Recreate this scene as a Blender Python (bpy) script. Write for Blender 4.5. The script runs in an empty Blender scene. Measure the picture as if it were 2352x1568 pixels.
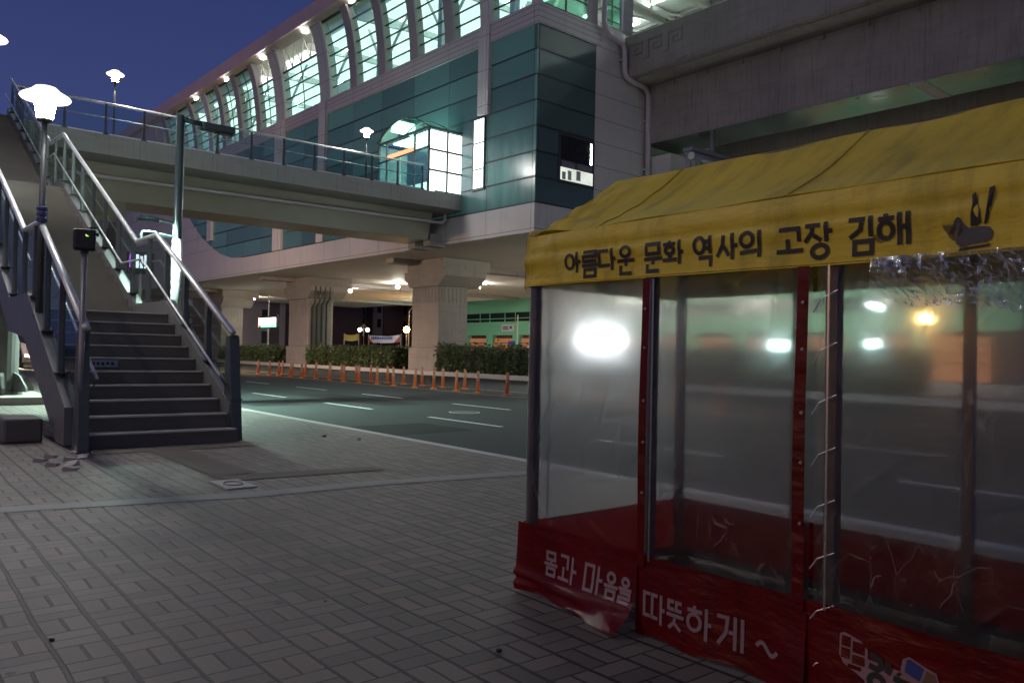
import bpy, math, random
from math import sin, cos, pi, radians, sqrt, atan2, tan, atan
from mathutils import Vector
random.seed(11)
S = bpy.context.scene
COL = S.collection

# ------------------------------------------------------------------ camera
CAM_H = 1.21
HEAD, PITCH, ROLL = radians(39.0), atan(29.0 / 1829.0), 0.0208
_f0 = Vector((sin(HEAD), cos(HEAD), 0)); _r = Vector((cos(HEAD), -sin(HEAD), 0)); _z = Vector((0, 0, 1))
_f = _f0 * cos(PITCH) + _z * sin(PITCH); _u = _z * cos(PITCH) - _f0 * sin(PITCH)
_cr = _r * cos(ROLL) + _u * sin(ROLL); _cu = _u * cos(ROLL) - _r * sin(ROLL)
cam_data = bpy.data.cameras.new('camera'); cam_data.sensor_width = 36.0; cam_data.lens = 36.0 * 1829.0 / 2352.0
cam_data.clip_start = 0.05; cam_data.clip_end = 3000.0
cam = bpy.data.objects.new('camera', cam_data); COL.objects.link(cam)
from mathutils import Matrix
_m = Matrix((( _cr.x, _cu.x, -_f.x, 0), (_cr.y, _cu.y, -_f.y, 0), (_cr.z, _cu.z, -_f.z, CAM_H), (0, 0, 0, 1)))
cam.matrix_world = _m
S.camera = cam

# ------------------------------------------------------------------ world: dusk sky, sun already below the horizon
W = bpy.data.worlds.new('World'); S.world = W; W.use_nodes = True
wn, wl = W.node_tree.nodes, W.node_tree.links
wn.clear()
wo = wn.new('ShaderNodeOutputWorld'); bg = wn.new('ShaderNodeBackground'); wl.new(bg.outputs[0], wo.inputs[0])
sky = wn.new('ShaderNodeTexSky'); sky.sky_type = 'NISHITA'; sky.sun_disc = False
sky.sun_elevation = radians(-4.0); sky.sun_rotation = radians(200); sky.air_density = 1.0; sky.dust_density = 0.6; sky.ozone_density = 4.0
tc = wn.new('ShaderNodeTexCoord'); sep = wn.new('ShaderNodeSeparateXYZ'); wl.new(tc.outputs['Generated'], sep.inputs[0])
rmp = wn.new('ShaderNodeValToRGB'); wl.new(sep.outputs[2], rmp.inputs[0])
rmp.color_ramp.elements[0].position = 0.0; rmp.color_ramp.elements[0].color = (0.056, 0.075, 0.205, 1)
rmp.color_ramp.elements[1].position = 0.75; rmp.color_ramp.elements[1].color = (0.018, 0.030, 0.105, 1)
_e = rmp.color_ramp.elements.new(0.40); _e.color = (0.029, 0.044, 0.147, 1)
_e = rmp.color_ramp.elements.new(0.24); _e.color = (0.044, 0.060, 0.180, 1)
wmix = wn.new('ShaderNodeMixRGB'); wmix.blend_type = 'ADD'; wmix.inputs[0].default_value = 0.10
wl.new(rmp.outputs[0], wmix.inputs[1]); wl.new(sky.outputs[0], wmix.inputs[2])
# dusk afterglow and city glow low over the western horizon, behind the camera
gd = wn.new('ShaderNodeVectorMath'); gd.operation = 'DOT_PRODUCT'; wl.new(tc.outputs['Generated'], gd.inputs[0]); gd.inputs[1].default_value = (-.70, -.71, .0)
def _wm(op, a, b):
    q = wn.new('ShaderNodeMath'); q.operation = op
    for i, v in enumerate((a, b)):
        if isinstance(v, (int, float)): q.inputs[i].default_value = v
        else: wl.new(v, q.inputs[i])
    return q.outputs[0]
gl = _wm('MULTIPLY', _wm('MAXIMUM', gd.outputs['Value'], 0.0), _wm('POWER', _wm('SUBTRACT', 1.0, _wm('ABSOLUTE', sep.outputs[2], 0)), 2.2))
gm = wn.new('ShaderNodeMixRGB'); gm.blend_type = 'ADD'; wl.new(_wm('MULTIPLY', gl, 1.0), gm.inputs[0]); wl.new(wmix.outputs[0], gm.inputs[1]); gm.inputs[2].default_value = (.43, .365, .285, 1)
wl.new(gm.outputs[0], bg.inputs[0]); bg.inputs[1].default_value = 1.0

# ------------------------------------------------------------------ exposure and render settings
S.view_settings.view_transform = 'Standard'; S.view_settings.look = 'None'
S.view_settings.exposure = 0.0; S.view_settings.gamma = 1.0; S.view_settings.use_curve_mapping = False
S.render.engine = 'CYCLES'
S.cycles.use_denoising = True
try: S.cycles.denoiser = 'OPENIMAGEDENOISE'
except Exception: pass
S.cycles.max_bounces = 7; S.cycles.diffuse_bounces = 3; S.cycles.glossy_bounces = 3
S.cycles.transmission_bounces = 5; S.cycles.transparent_max_bounces = 24
S.cycles.sample_clamp_indirect = 4.0; S.cycles.sample_clamp_direct = 0.0
S.cycles.caustics_reflective = False; S.cycles.caustics_refractive = False
S.cycles.blur_glossy = 0.5

# ------------------------------------------------------------------ materials
def _new(name):
    m = bpy.data.materials.new(name); m.use_nodes = True
    n, l = m.node_tree.nodes, m.node_tree.links
    n.clear(); out = n.new('ShaderNodeOutputMaterial')
    return m, n, l, out
def _math(n, l, op, a, b=None, c=None):
    q = n.new('ShaderNodeMath'); q.operation = op
    for i, v in enumerate((a, b, c)):
        if v is None: continue
        if isinstance(v, (int, float)): q.inputs[i].default_value = v
        else: l.new(v, q.inputs[i])
    return q.outputs[0]
def _mix(n, l, fac, a, b, mode='MIX'):
    q = n.new('ShaderNodeMixRGB'); q.blend_type = mode
    for i, v in enumerate((fac, a, b)):
        if isinstance(v, (int, float)): q.inputs[i].default_value = v
        elif isinstance(v, tuple): q.inputs[i].default_value = (*v[:3], 1)
        else: l.new(v, q.inputs[i])
    return q.outputs[0]
def _pos(n): return n.new('ShaderNodeNewGeometry').outputs['Position']
def _noise(n, l, vec, scale, detail=4, rough=0.55):
    q = n.new('ShaderNodeTexNoise'); q.inputs['Scale'].default_value = scale; q.inputs['Detail'].default_value = detail
    q.inputs['Roughness'].default_value = rough
    l.new(vec, q.inputs['Vector']); return q.outputs[0]
def _map(n, l, vec, scale):
    q = n.new('ShaderNodeMapping'); l.new(vec, q.inputs[0]); q.inputs['Scale'].default_value = scale; return q.outputs[0]
def _bsdf(n, l, out, rough=.6, metal=0., spec=.5):
    b = n.new('ShaderNodeBsdfPrincipled'); b.inputs['Roughness'].default_value = rough; b.inputs['Metallic'].default_value = metal
    b.inputs['Specular IOR Level'].default_value = spec
    l.new(b.outputs[0], out.inputs[0]); return b
def _bump(n, l, h, strength, dist=.01):
    q = n.new('ShaderNodeBump'); q.inputs['Strength'].default_value = strength; q.inputs['Distance'].default_value = dist
    l.new(h, q.inputs['Height']); return q.outputs[0]
def pbr(name, col, rough=.6, metal=0., var=.18, scale=2., bump=0., bscale=40., spec=.5, streak=0., coat=0., seam=0.):
    m, n, l, out = _new(name); b = _bsdf(n, l, out, rough, metal, spec); p = _pos(n)
    f = _noise(n, l, p, scale, 6)
    lo = tuple(c * (1 - 1.6 * var) for c in col); hi = tuple(min(1, c * (1 + 1.6 * var)) for c in col)
    c = _mix(n, l, f, lo, hi)
    if streak:
        g = _noise(n, l, _map(n, l, p, (3, 3, .25)), 2.2, 5)
        g = _math(n, l, 'MULTIPLY', _math(n, l, 'SUBTRACT', g, .5), streak * 2)
        g = _math(n, l, 'MAXIMUM', g, 0)
        c = _mix(n, l, g, c, tuple(k * .35 for k in col))
    if seam:
        sx = n.new('ShaderNodeSeparateXYZ'); l.new(p, sx.inputs[0])
        q = _math(n, l, 'MAXIMUM', _math(n, l, 'LESS_THAN', _math(n, l, 'FRACT', _math(n, l, 'DIVIDE', sx.outputs[1], seam)), .012), _math(n, l, 'LESS_THAN', _math(n, l, 'FRACT', _math(n, l, 'DIVIDE', _math(n, l, 'ADD', sx.outputs[0], .37), seam)), .012))
        q = _math(n, l, 'MAXIMUM', q, _math(n, l, 'LESS_THAN', _math(n, l, 'FRACT', _math(n, l, 'DIVIDE', _math(n, l, 'ADD', sx.outputs[2], .21), seam * .6)), .014))
        c = _mix(n, l, _math(n, l, 'MULTIPLY', q, .4), c, tuple(k * .4 for k in col))
        vz = _noise(n, l, _map(n, l, p, (.45, .45, 3)), 1., 4, .6); c = _mix(n, l, _math(n, l, 'MULTIPLY', _math(n, l, 'GREATER_THAN', vz, .56), .16), c, tuple(k * .55 for k in col))
    l.new(c, b.inputs['Base Color'])
    rr = _math(n, l, 'MULTIPLY_ADD', f, .25, rough - .12); l.new(rr, b.inputs['Roughness'])
    if coat: b.inputs['Coat Weight'].default_value = coat
    if bump: l.new(_bump(n, l, _noise(n, l, p, bscale, 5), bump), b.inputs['Normal'])
    return m
def emis(name, col, strength, var=0.):
    m, n, l, out = _new(name); e = n.new('ShaderNodeEmission'); e.inputs[0].default_value = (*col, 1); e.inputs[1].default_value = strength
    if var:
        f = _noise(n, l, _pos(n), 1.1, 3); l.new(_math(n, l, 'MULTIPLY', _math(n, l, 'MULTIPLY_ADD', f, 2 * var, 1 - var), strength), e.inputs[1])
    l.new(e.outputs[0], out.inputs[0]); return m
def glass(name, tint, rough=.05, refl=.12, frk=.45):
    m, n, l, out = _new(name)
    t = n.new('ShaderNodeBsdfTransparent'); t.inputs[0].default_value = (*tint, 1)
    g = n.new('ShaderNodeBsdfGlossy'); g.inputs['Roughness'].default_value = rough; g.inputs[0].default_value = (.9, 1, .97, 1)
    fr = n.new('ShaderNodeFresnel'); fr.inputs[0].default_value = 1.45
    k = _math(n, l, 'MULTIPLY_ADD', fr.outputs[0], frk, refl - .03)
    mx = n.new('ShaderNodeMixShader'); l.new(k, mx.inputs[0]); l.new(t.outputs[0], mx.inputs[1]); l.new(g.outputs[0], mx.inputs[2])
    l.new(mx.outputs[0], out.inputs[0]); return m

def paving():
    m, n, l, out = _new('basket_weave_pavers'); b = _bsdf(n, l, out, .62)
    p = _pos(n); wv = _noise(n, l, p, .7, 2)
    sx = n.new('ShaderNodeSeparateXYZ'); l.new(p, sx.inputs[0])
    U = .2
    off = _math(n, l, 'MULTIPLY', _math(n, l, 'SUBTRACT', wv, .5), .06)
    u = _math(n, l, 'DIVIDE', _math(n, l, 'ADD', sx.outputs[0], off), U); v = _math(n, l, 'DIVIDE', _math(n, l, 'ADD', sx.outputs[1], off), U)
    # alternate columns slip by half a block now and then
    cu_, cv_ = _math(n, l, 'FLOOR', u), _math(n, l, 'FLOOR', v)
    fu, fv = _math(n, l, 'FRACT', u), _math(n, l, 'FRACT', v)
    eu = _math(n, l, 'MINIMUM', fu, _math(n, l, 'SUBTRACT', 1, fu)); ev = _math(n, l, 'MINIMUM', fv, _math(n, l, 'SUBTRACT', 1, fv))
    par = _math(n, l, 'FLOORED_MODULO', _math(n, l, 'ADD', cu_, cv_), 2.)
    su = _math(n, l, 'ABSOLUTE', _math(n, l, 'SUBTRACT', fu, .5)); sv = _math(n, l, 'ABSOLUTE', _math(n, l, 'SUBTRACT', fv, .5))
    su2 = _math(n, l, 'ADD', su, par); sv2 = _math(n, l, 'ADD', sv, _math(n, l, 'SUBTRACT', 1, par))
    d = _math(n, l, 'MINIMUM', _math(n, l, 'MINIMUM', _math(n, l, 'MULTIPLY', eu, .62), _math(n, l, 'MULTIPLY', ev, 1.25)), _math(n, l, 'MINIMUM', _math(n, l, 'MULTIPLY', su2, .9), _math(n, l, 'MULTIPLY', sv2, 1.5)))
    wob = _math(n, l, 'MULTIPLY_ADD', _noise(n, l, p, 30, 3), .030, .004)
    j = n.new('ShaderNodeMapRange'); j.interpolation_type = 'SMOOTHSTEP'; l.new(d, j.inputs[0]); l.new(wob, j.inputs[1])
    l.new(_math(n, l, 'ADD', wob, .022), j.inputs[2]); J = j.outputs[0]
    half = _math(n, l, 'ADD', _math(n, l, 'MULTIPLY', _math(n, l, 'GREATER_THAN', fu, .5), _math(n, l, 'SUBTRACT', 1, par)), _math(n, l, 'MULTIPLY', _math(n, l, 'GREATER_THAN', fv, .5), par))
    cb = n.new('ShaderNodeCombineXYZ'); l.new(cu_, cb.inputs[0]); l.new(cv_, cb.inputs[1]); l.new(half, cb.inputs[2])
    wnz = n.new('ShaderNodeTexWhiteNoise'); l.new(cb.outputs[0], wnz.inputs[0])
    c = _mix(n, l, wnz.outputs[0], (.105, .083, .070), (.255, .205, .172))
    c = _mix(n, l, _math(n, l, 'MULTIPLY', _math(n, l, 'GREATER_THAN', wnz.outputs[0], .86), .45), c, (.20, .125, .100))
    st = _noise(n, l, p, .55, 6, .6); c = _mix(n, l, _math(n, l, 'MULTIPLY', st, .62), c, (.095, .082, .073))
    fine = _noise(n, l, p, 55, 4); c = _mix(n, l, .25, c, _mix(n, l, fine, (.05, .042, .036), (.30, .25, .215)))
    sp = n.new('ShaderNodeTexVoronoi'); sp.inputs['Scale'].default_value = 1.7; l.new(p, sp.inputs['Vector'])
    spot = _math(n, l, 'LESS_THAN', sp.outputs[0], .045); c = _mix(n, l, _math(n, l, 'MULTIPLY', spot, .75), c, (.03, .028, .028))
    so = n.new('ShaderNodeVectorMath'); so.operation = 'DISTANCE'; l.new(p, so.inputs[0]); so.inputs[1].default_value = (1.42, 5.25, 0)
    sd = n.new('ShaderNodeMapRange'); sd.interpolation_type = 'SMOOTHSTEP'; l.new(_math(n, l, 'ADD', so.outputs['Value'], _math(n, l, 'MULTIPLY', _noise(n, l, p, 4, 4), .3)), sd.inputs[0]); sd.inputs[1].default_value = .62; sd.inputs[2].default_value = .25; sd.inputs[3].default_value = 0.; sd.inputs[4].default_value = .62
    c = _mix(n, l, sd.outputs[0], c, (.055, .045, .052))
    gum = n.new('ShaderNodeTexVoronoi'); gum.inputs['Scale'].default_value = 3.3; l.new(p, gum.inputs['Vector']); c = _mix(n, l, _math(n, l, 'MULTIPLY', _math(n, l, 'LESS_THAN', gum.outputs[0], .075), .5), c, (.09, .085, .085))
    c = _mix(n, l, J, (.022, .019, .017), c)
    l.new(c, b.inputs['Base Color'])
    hgt = _math(n, l, 'ADD', _math(n, l, 'MULTIPLY', J, .8), _math(n, l, 'ADD', _math(n, l, 'MULTIPLY', wnz.outputs[0], .35), _math(n, l, 'MULTIPLY', fine, .12)))
    l.new(_bump(n, l, hgt, .40, .012), b.inputs['Normal'])
    return m
def asphalt():
    m, n, l, out = _new('asphalt'); b = _bsdf(n, l, out, .8, 0, .18); p = _pos(n)
    c = _mix(n, l, _noise(n, l, p, .35, 6), (.019, .029, .028), (.042, .055, .053))
    c = _mix(n, l, .3, c, _mix(n, l, _noise(n, l, p, 60, 3), (.02, .02, .02), (.12, .12, .12)))
    # worn wheel tracks along the lanes
    g = _noise(n, l, _map(n, l, p, (1.4, .04, 1)), 1., 4); c = _mix(n, l, _math(n, l, 'MULTIPLY', g, .35), c, (.022, .024, .025))
    l.new(c, b.inputs['Base Color']); l.new(_bump(n, l, _noise(n, l, p, 70, 3), .25, .006), b.inputs['Normal'])
    return m
def cladding():
    m, n, l, out = _new('teal_glass_cladding'); b = _bsdf(n, l, out, .2, 0, .5)
    tcn = n.new('ShaderNodeTexCoord'); sx = n.new('ShaderNodeSeparateXYZ'); l.new(tcn.outputs['Object'], sx.inputs[0])
    a = _math(n, l, 'DIVIDE', _math(n, l, 'SUBTRACT', sx.outputs[1], 7.0), 3.4); h = _math(n, l, 'DIVIDE', _math(n, l, 'SUBTRACT', sx.outputs[2], 8.43), 1.228)
    cell = n.new('ShaderNodeCombineXYZ'); l.new(_math(n, l, 'FLOOR', a), cell.inputs[0]); l.new(_math(n, l, 'FLOOR', h), cell.inputs[1])
    wnz = n.new('ShaderNodeTexWhiteNoise'); l.new(cell.outputs[0], wnz.inputs[0])
    fa, fh = _math(n, l, 'FRACT', a), _math(n, l, 'FRACT', h)
    ja = _math(n, l, 'LESS_THAN', fa, .014); jh = _math(n, l, 'LESS_THAN', fh, .075); j = _math(n, l, 'MAXIMUM', ja, jh)
    c = _mix(n, l, wnz.outputs[0], (.045, .078, .088), (.080, .132, .142))
    c = _mix(n, l, _math(n, l, 'MULTIPLY', _noise(n, l, tcn.outputs['Object'], .5, 4), .4), c, (.06, .10, .11))
    c = _mix(n, l, j, c, (.02, .03, .03)); l.new(c, b.inputs['Base Color'])
    l.new(_math(n, l, 'MULTIPLY_ADD', j, .4, .24), b.inputs['Roughness'])
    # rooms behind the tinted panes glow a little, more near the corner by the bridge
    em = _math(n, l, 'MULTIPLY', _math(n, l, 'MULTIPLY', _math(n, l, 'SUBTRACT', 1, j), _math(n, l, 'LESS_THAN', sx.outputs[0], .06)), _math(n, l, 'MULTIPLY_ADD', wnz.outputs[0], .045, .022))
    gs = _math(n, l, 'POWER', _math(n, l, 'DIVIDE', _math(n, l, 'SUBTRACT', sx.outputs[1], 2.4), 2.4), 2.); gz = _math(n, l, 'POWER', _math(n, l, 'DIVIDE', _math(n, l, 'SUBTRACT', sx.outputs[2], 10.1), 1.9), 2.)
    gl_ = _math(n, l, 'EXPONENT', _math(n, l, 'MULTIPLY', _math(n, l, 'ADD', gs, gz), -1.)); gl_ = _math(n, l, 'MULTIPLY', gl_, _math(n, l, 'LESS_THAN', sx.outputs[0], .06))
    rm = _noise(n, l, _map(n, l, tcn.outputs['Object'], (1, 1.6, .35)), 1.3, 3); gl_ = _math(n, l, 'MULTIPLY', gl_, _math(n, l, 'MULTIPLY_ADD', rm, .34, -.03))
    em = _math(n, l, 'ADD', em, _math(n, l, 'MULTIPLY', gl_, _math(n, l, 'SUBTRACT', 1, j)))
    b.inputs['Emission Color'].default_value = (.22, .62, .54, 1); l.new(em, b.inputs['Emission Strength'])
    l.new(_bump(n, l, _math(n, l, 'SUBTRACT', 1, j), .4, .02), b.inputs['Normal'])
    return m
def panel_white(name, col, pitch, var=.08, rough=.38):
    m, n, l, out = _new(name); b = _bsdf(n, l, out, rough)
    tcn = n.new('ShaderNodeTexCoord'); sx = n.new('ShaderNodeSeparateXYZ'); l.new(tcn.outputs['Object'], sx.inputs[0])
    h = _math(n, l, 'FRACT', _math(n, l, 'DIVIDE', _math(n, l, 'SUBTRACT', sx.outputs[2], 8.43), pitch))
    a = _math(n, l, 'FRACT', _math(n, l, 'DIVIDE', _math(n, l, 'SUBTRACT', sx.outputs[1], 7.0), 3.4))
    j = _math(n, l, 'MAXIMUM', _math(n, l, 'LESS_THAN', h, .03 / pitch), _math(n, l, 'LESS_THAN', a, .008))
    c = _mix(n, l, _noise(n, l, tcn.outputs['Object'], .6, 5), tuple(k * (1 - var * 2) for k in col), col)
    st = _noise(n, l, _map(n, l, tcn.outputs['Object'], (2, 2, .2)), 1.6, 5)
    c = _mix(n, l, _math(n, l, 'MULTIPLY', _math(n, l, 'GREATER_THAN', st, .60), .14), c, tuple(k * .5 for k in col))
    c = _mix(n, l, j, c, tuple(k * .25 for k in col)); l.new(c, b.inputs['Base Color']); return m
def vinyl():
    # old clear sheet: a little straight-through light, the rest blurred by fine scratches and dust
    m, n, l, out = _new('clear_vinyl'); p = _pos(n)
    t = n.new('ShaderNodeBsdfTransparent'); t.inputs[0].default_value = (.94, .945, .95, 1)
    w1 = _noise(n, l, _map(n, l, p, (1, 9, 3)), 1.6, 6, .65); w2 = _noise(n, l, _map(n, l, p, (1, 3, 1.2)), 3.5, 4)
    h = _math(n, l, 'ADD', w1, _math(n, l, 'MULTIPLY', w2, 1.2)); bm = _bump(n, l, h, .30, .03)
    dirt = _noise(n, l, _map(n, l, p, (1, 5, 1.6)), 2.5, 6, .7)
    sh = t.outputs[0]
    for fac, ior, rg in ((.25, 1.009, .58), (.22, .991, .58), (.09, 1.030, .92), (.085, .971, .92), (.028, 1.07, .95), (.028, .935, .95)):
        r = n.new('ShaderNodeBsdfRefraction'); r.inputs['Roughness'].default_value = rg; r.inputs['IOR'].default_value = ior; r.inputs[0].default_value = (.95, .96, .97, 1)
        mx = n.new('ShaderNodeMixShader'); mx.inputs[0].default_value = fac; l.new(sh, mx.inputs[1]); l.new(r.outputs[0], mx.inputs[2]); sh = mx.outputs[0]
    g = n.new('ShaderNodeBsdfGlossy'); g.inputs['Roughness'].default_value = .19; g.inputs[0].default_value = (1, 1, 1, 1); 
    scr = _noise(n, l, _map(n, l, p, (1, 60, 14)), 3., 3, .7); bs = n.new('ShaderNodeBump'); bs.inputs['Strength'].default_value = .35; bs.inputs['Distance'].default_value = .006
    l.new(scr, bs.inputs['Height']); l.new(bm, bs.inputs['Normal']); l.new(bs.outputs[0], g.inputs['Normal'])
    df = n.new('ShaderNodeBsdfDiffuse'); df.inputs[0].default_value = (.55, .55, .56, 1)
    vs = n.new('ShaderNodeTexVoronoi'); vs.feature = 'DISTANCE_TO_EDGE'; vs.inputs['Scale'].default_value = 7.; wv = n.new('ShaderNodeMixRGB'); wv.inputs[0].default_value = .10
    wn_ = n.new('ShaderNodeTexNoise'); wn_.inputs['Scale'].default_value = 5.; l.new(p, wn_.inputs['Vector']); l.new(_map(n, l, p, (1, 1.6, .8)), wv.inputs[1]); l.new(wn_.outputs[1], wv.inputs[2]); l.new(wv.outputs[0], vs.inputs['Vector'])
    ln = _math(n, l, 'MULTIPLY', _math(n, l, 'LESS_THAN', vs.outputs[0], .008), _math(n, l, 'GREATER_THAN', _noise(n, l, p, 6.5, 3), .50))
    v2 = n.new('ShaderNodeTexVoronoi'); v2.inputs['Scale'].default_value = 26.; l.new(p, v2.inputs['Vector']); dots = _math(n, l, 'MULTIPLY', _math(n, l, 'LESS_THAN', v2.outputs[0], .06), _math(n, l, 'GREATER_THAN', _noise(n, l, p, 4., 2), .55))
    scf = _math(n, l, 'MULTIPLY', _math(n, l, 'MAXIMUM', ln, dots), .22)
    m2 = n.new('ShaderNodeMixShader'); l.new(_math(n, l, 'ADD', scf, _math(n, l, 'MAXIMUM', _math(n, l, 'MULTIPLY_ADD', dirt, .034, -.012), 0.)), m2.inputs[0]); l.new(sh, m2.inputs[1]); l.new(df.outputs[0], m2.inputs[2])
    m3 = n.new('ShaderNodeMixShader'); fr = n.new('ShaderNodeFresnel'); fr.inputs[0].default_value = 1.45; l.new(bm, fr.inputs['Normal'])
    l.new(_math(n, l, 'MULTIPLY', fr.outputs[0], .75), m3.inputs[0]); l.new(m2.outputs[0], m3.inputs[1]); l.new(g.outputs[0], m3.inputs[2])
    l.new(m3.outputs[0], out.inputs[0]); return m
def pvc(name, col, rough=.42, trans=.25, wr=.25):
    m, n, l, out = _new(name); p = _pos(n); b = n.new('ShaderNodeBsdfPrincipled')
    c = _mix(n, l, _noise(n, l, p, 2.2, 6), tuple(k * .78 for k in col), tuple(k * 1.15 for k in col))
    gr_ = _math(n, l, 'MULTIPLY', _math(n, l, 'MAXIMUM', _math(n, l, 'SUBTRACT', _noise(n, l, _map(n, l, p, (1.2, 5, 1.2)), 1.6, 6, .65), .47), 0), 2.6)
    c = _mix(n, l, gr_, c, tuple(k * .38 + .01 for k in col))
    l.new(c, b.inputs['Base Color']); b.inputs['Roughness'].default_value = rough
    w = _noise(n, l, _map(n, l, p, (2, 2, 5)), 2.2, 4, .5); l.new(_bump(n, l, _math(n, l, 'ADD', w, _math(n, l, 'MULTIPLY', _noise(n, l, p, 350, 2), .03)), wr, .05), b.inputs['Normal'])
    t = n.new('ShaderNodeBsdfTranslucent'); l.new(c, t.inputs[0])
    mx = n.new('ShaderNodeMixShader'); mx.inputs[0].default_value = trans; l.new(b.outputs[0], mx.inputs[1]); l.new(t.outputs[0], mx.inputs[2]); l.new(mx.outputs[0], out.inputs[0])
    return m
def leafmat():
    m, n, l, out = _new('hedge_leaf'); b = _bsdf(n, l, out, .45); p = _pos(n)
    w = n.new('ShaderNodeTexWhiteNoise'); 
    q = n.new('ShaderNodeVectorMath'); q.operation = 'SNAP'; q.inputs[1].default_value = (.13, .13, .13); l.new(p, q.inputs[0]); l.new(q.outputs[0], w.inputs[0])
    c = _mix(n, l, w.outputs[0], (.030, .055, .018), (.13, .17, .06)); c = _mix(n, l, _math(n, l, 'MULTIPLY', _noise(n, l, p, 1.2, 3), .6), c, (.05, .085, .03))
    l.new(c, b.inputs['Base Color']); return m
def facade(name, base, dark, px_, pz, wx, wz, stripe=None, sw=.4, axis=1, lit=0.):
    # windows in a wall as real recess tone: used only for the far blocks a few pixels tall
    m, n, l, out = _new(name); b = _bsdf(n, l, out, .6)
    tcn = n.new('ShaderNodeTexCoord'); sx = n.new('ShaderNodeSeparateXYZ'); l.new(tcn.outputs['Object'], sx.inputs[0])
    f = _math(n, l, 'FRACT', _math(n, l, 'DIVIDE', sx.outputs[axis], px_))
    c = _mix(n, l, _noise(n, l, tcn.outputs['Object'], .4, 5), tuple(k * .8 for k in base), tuple(k * 1.15 for k in base))
    if stripe: c = _mix(n, l, _math(n, l, 'LESS_THAN', f, sw), c, stripe)
    l.new(c, b.inputs['Base Color']); return m

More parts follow.
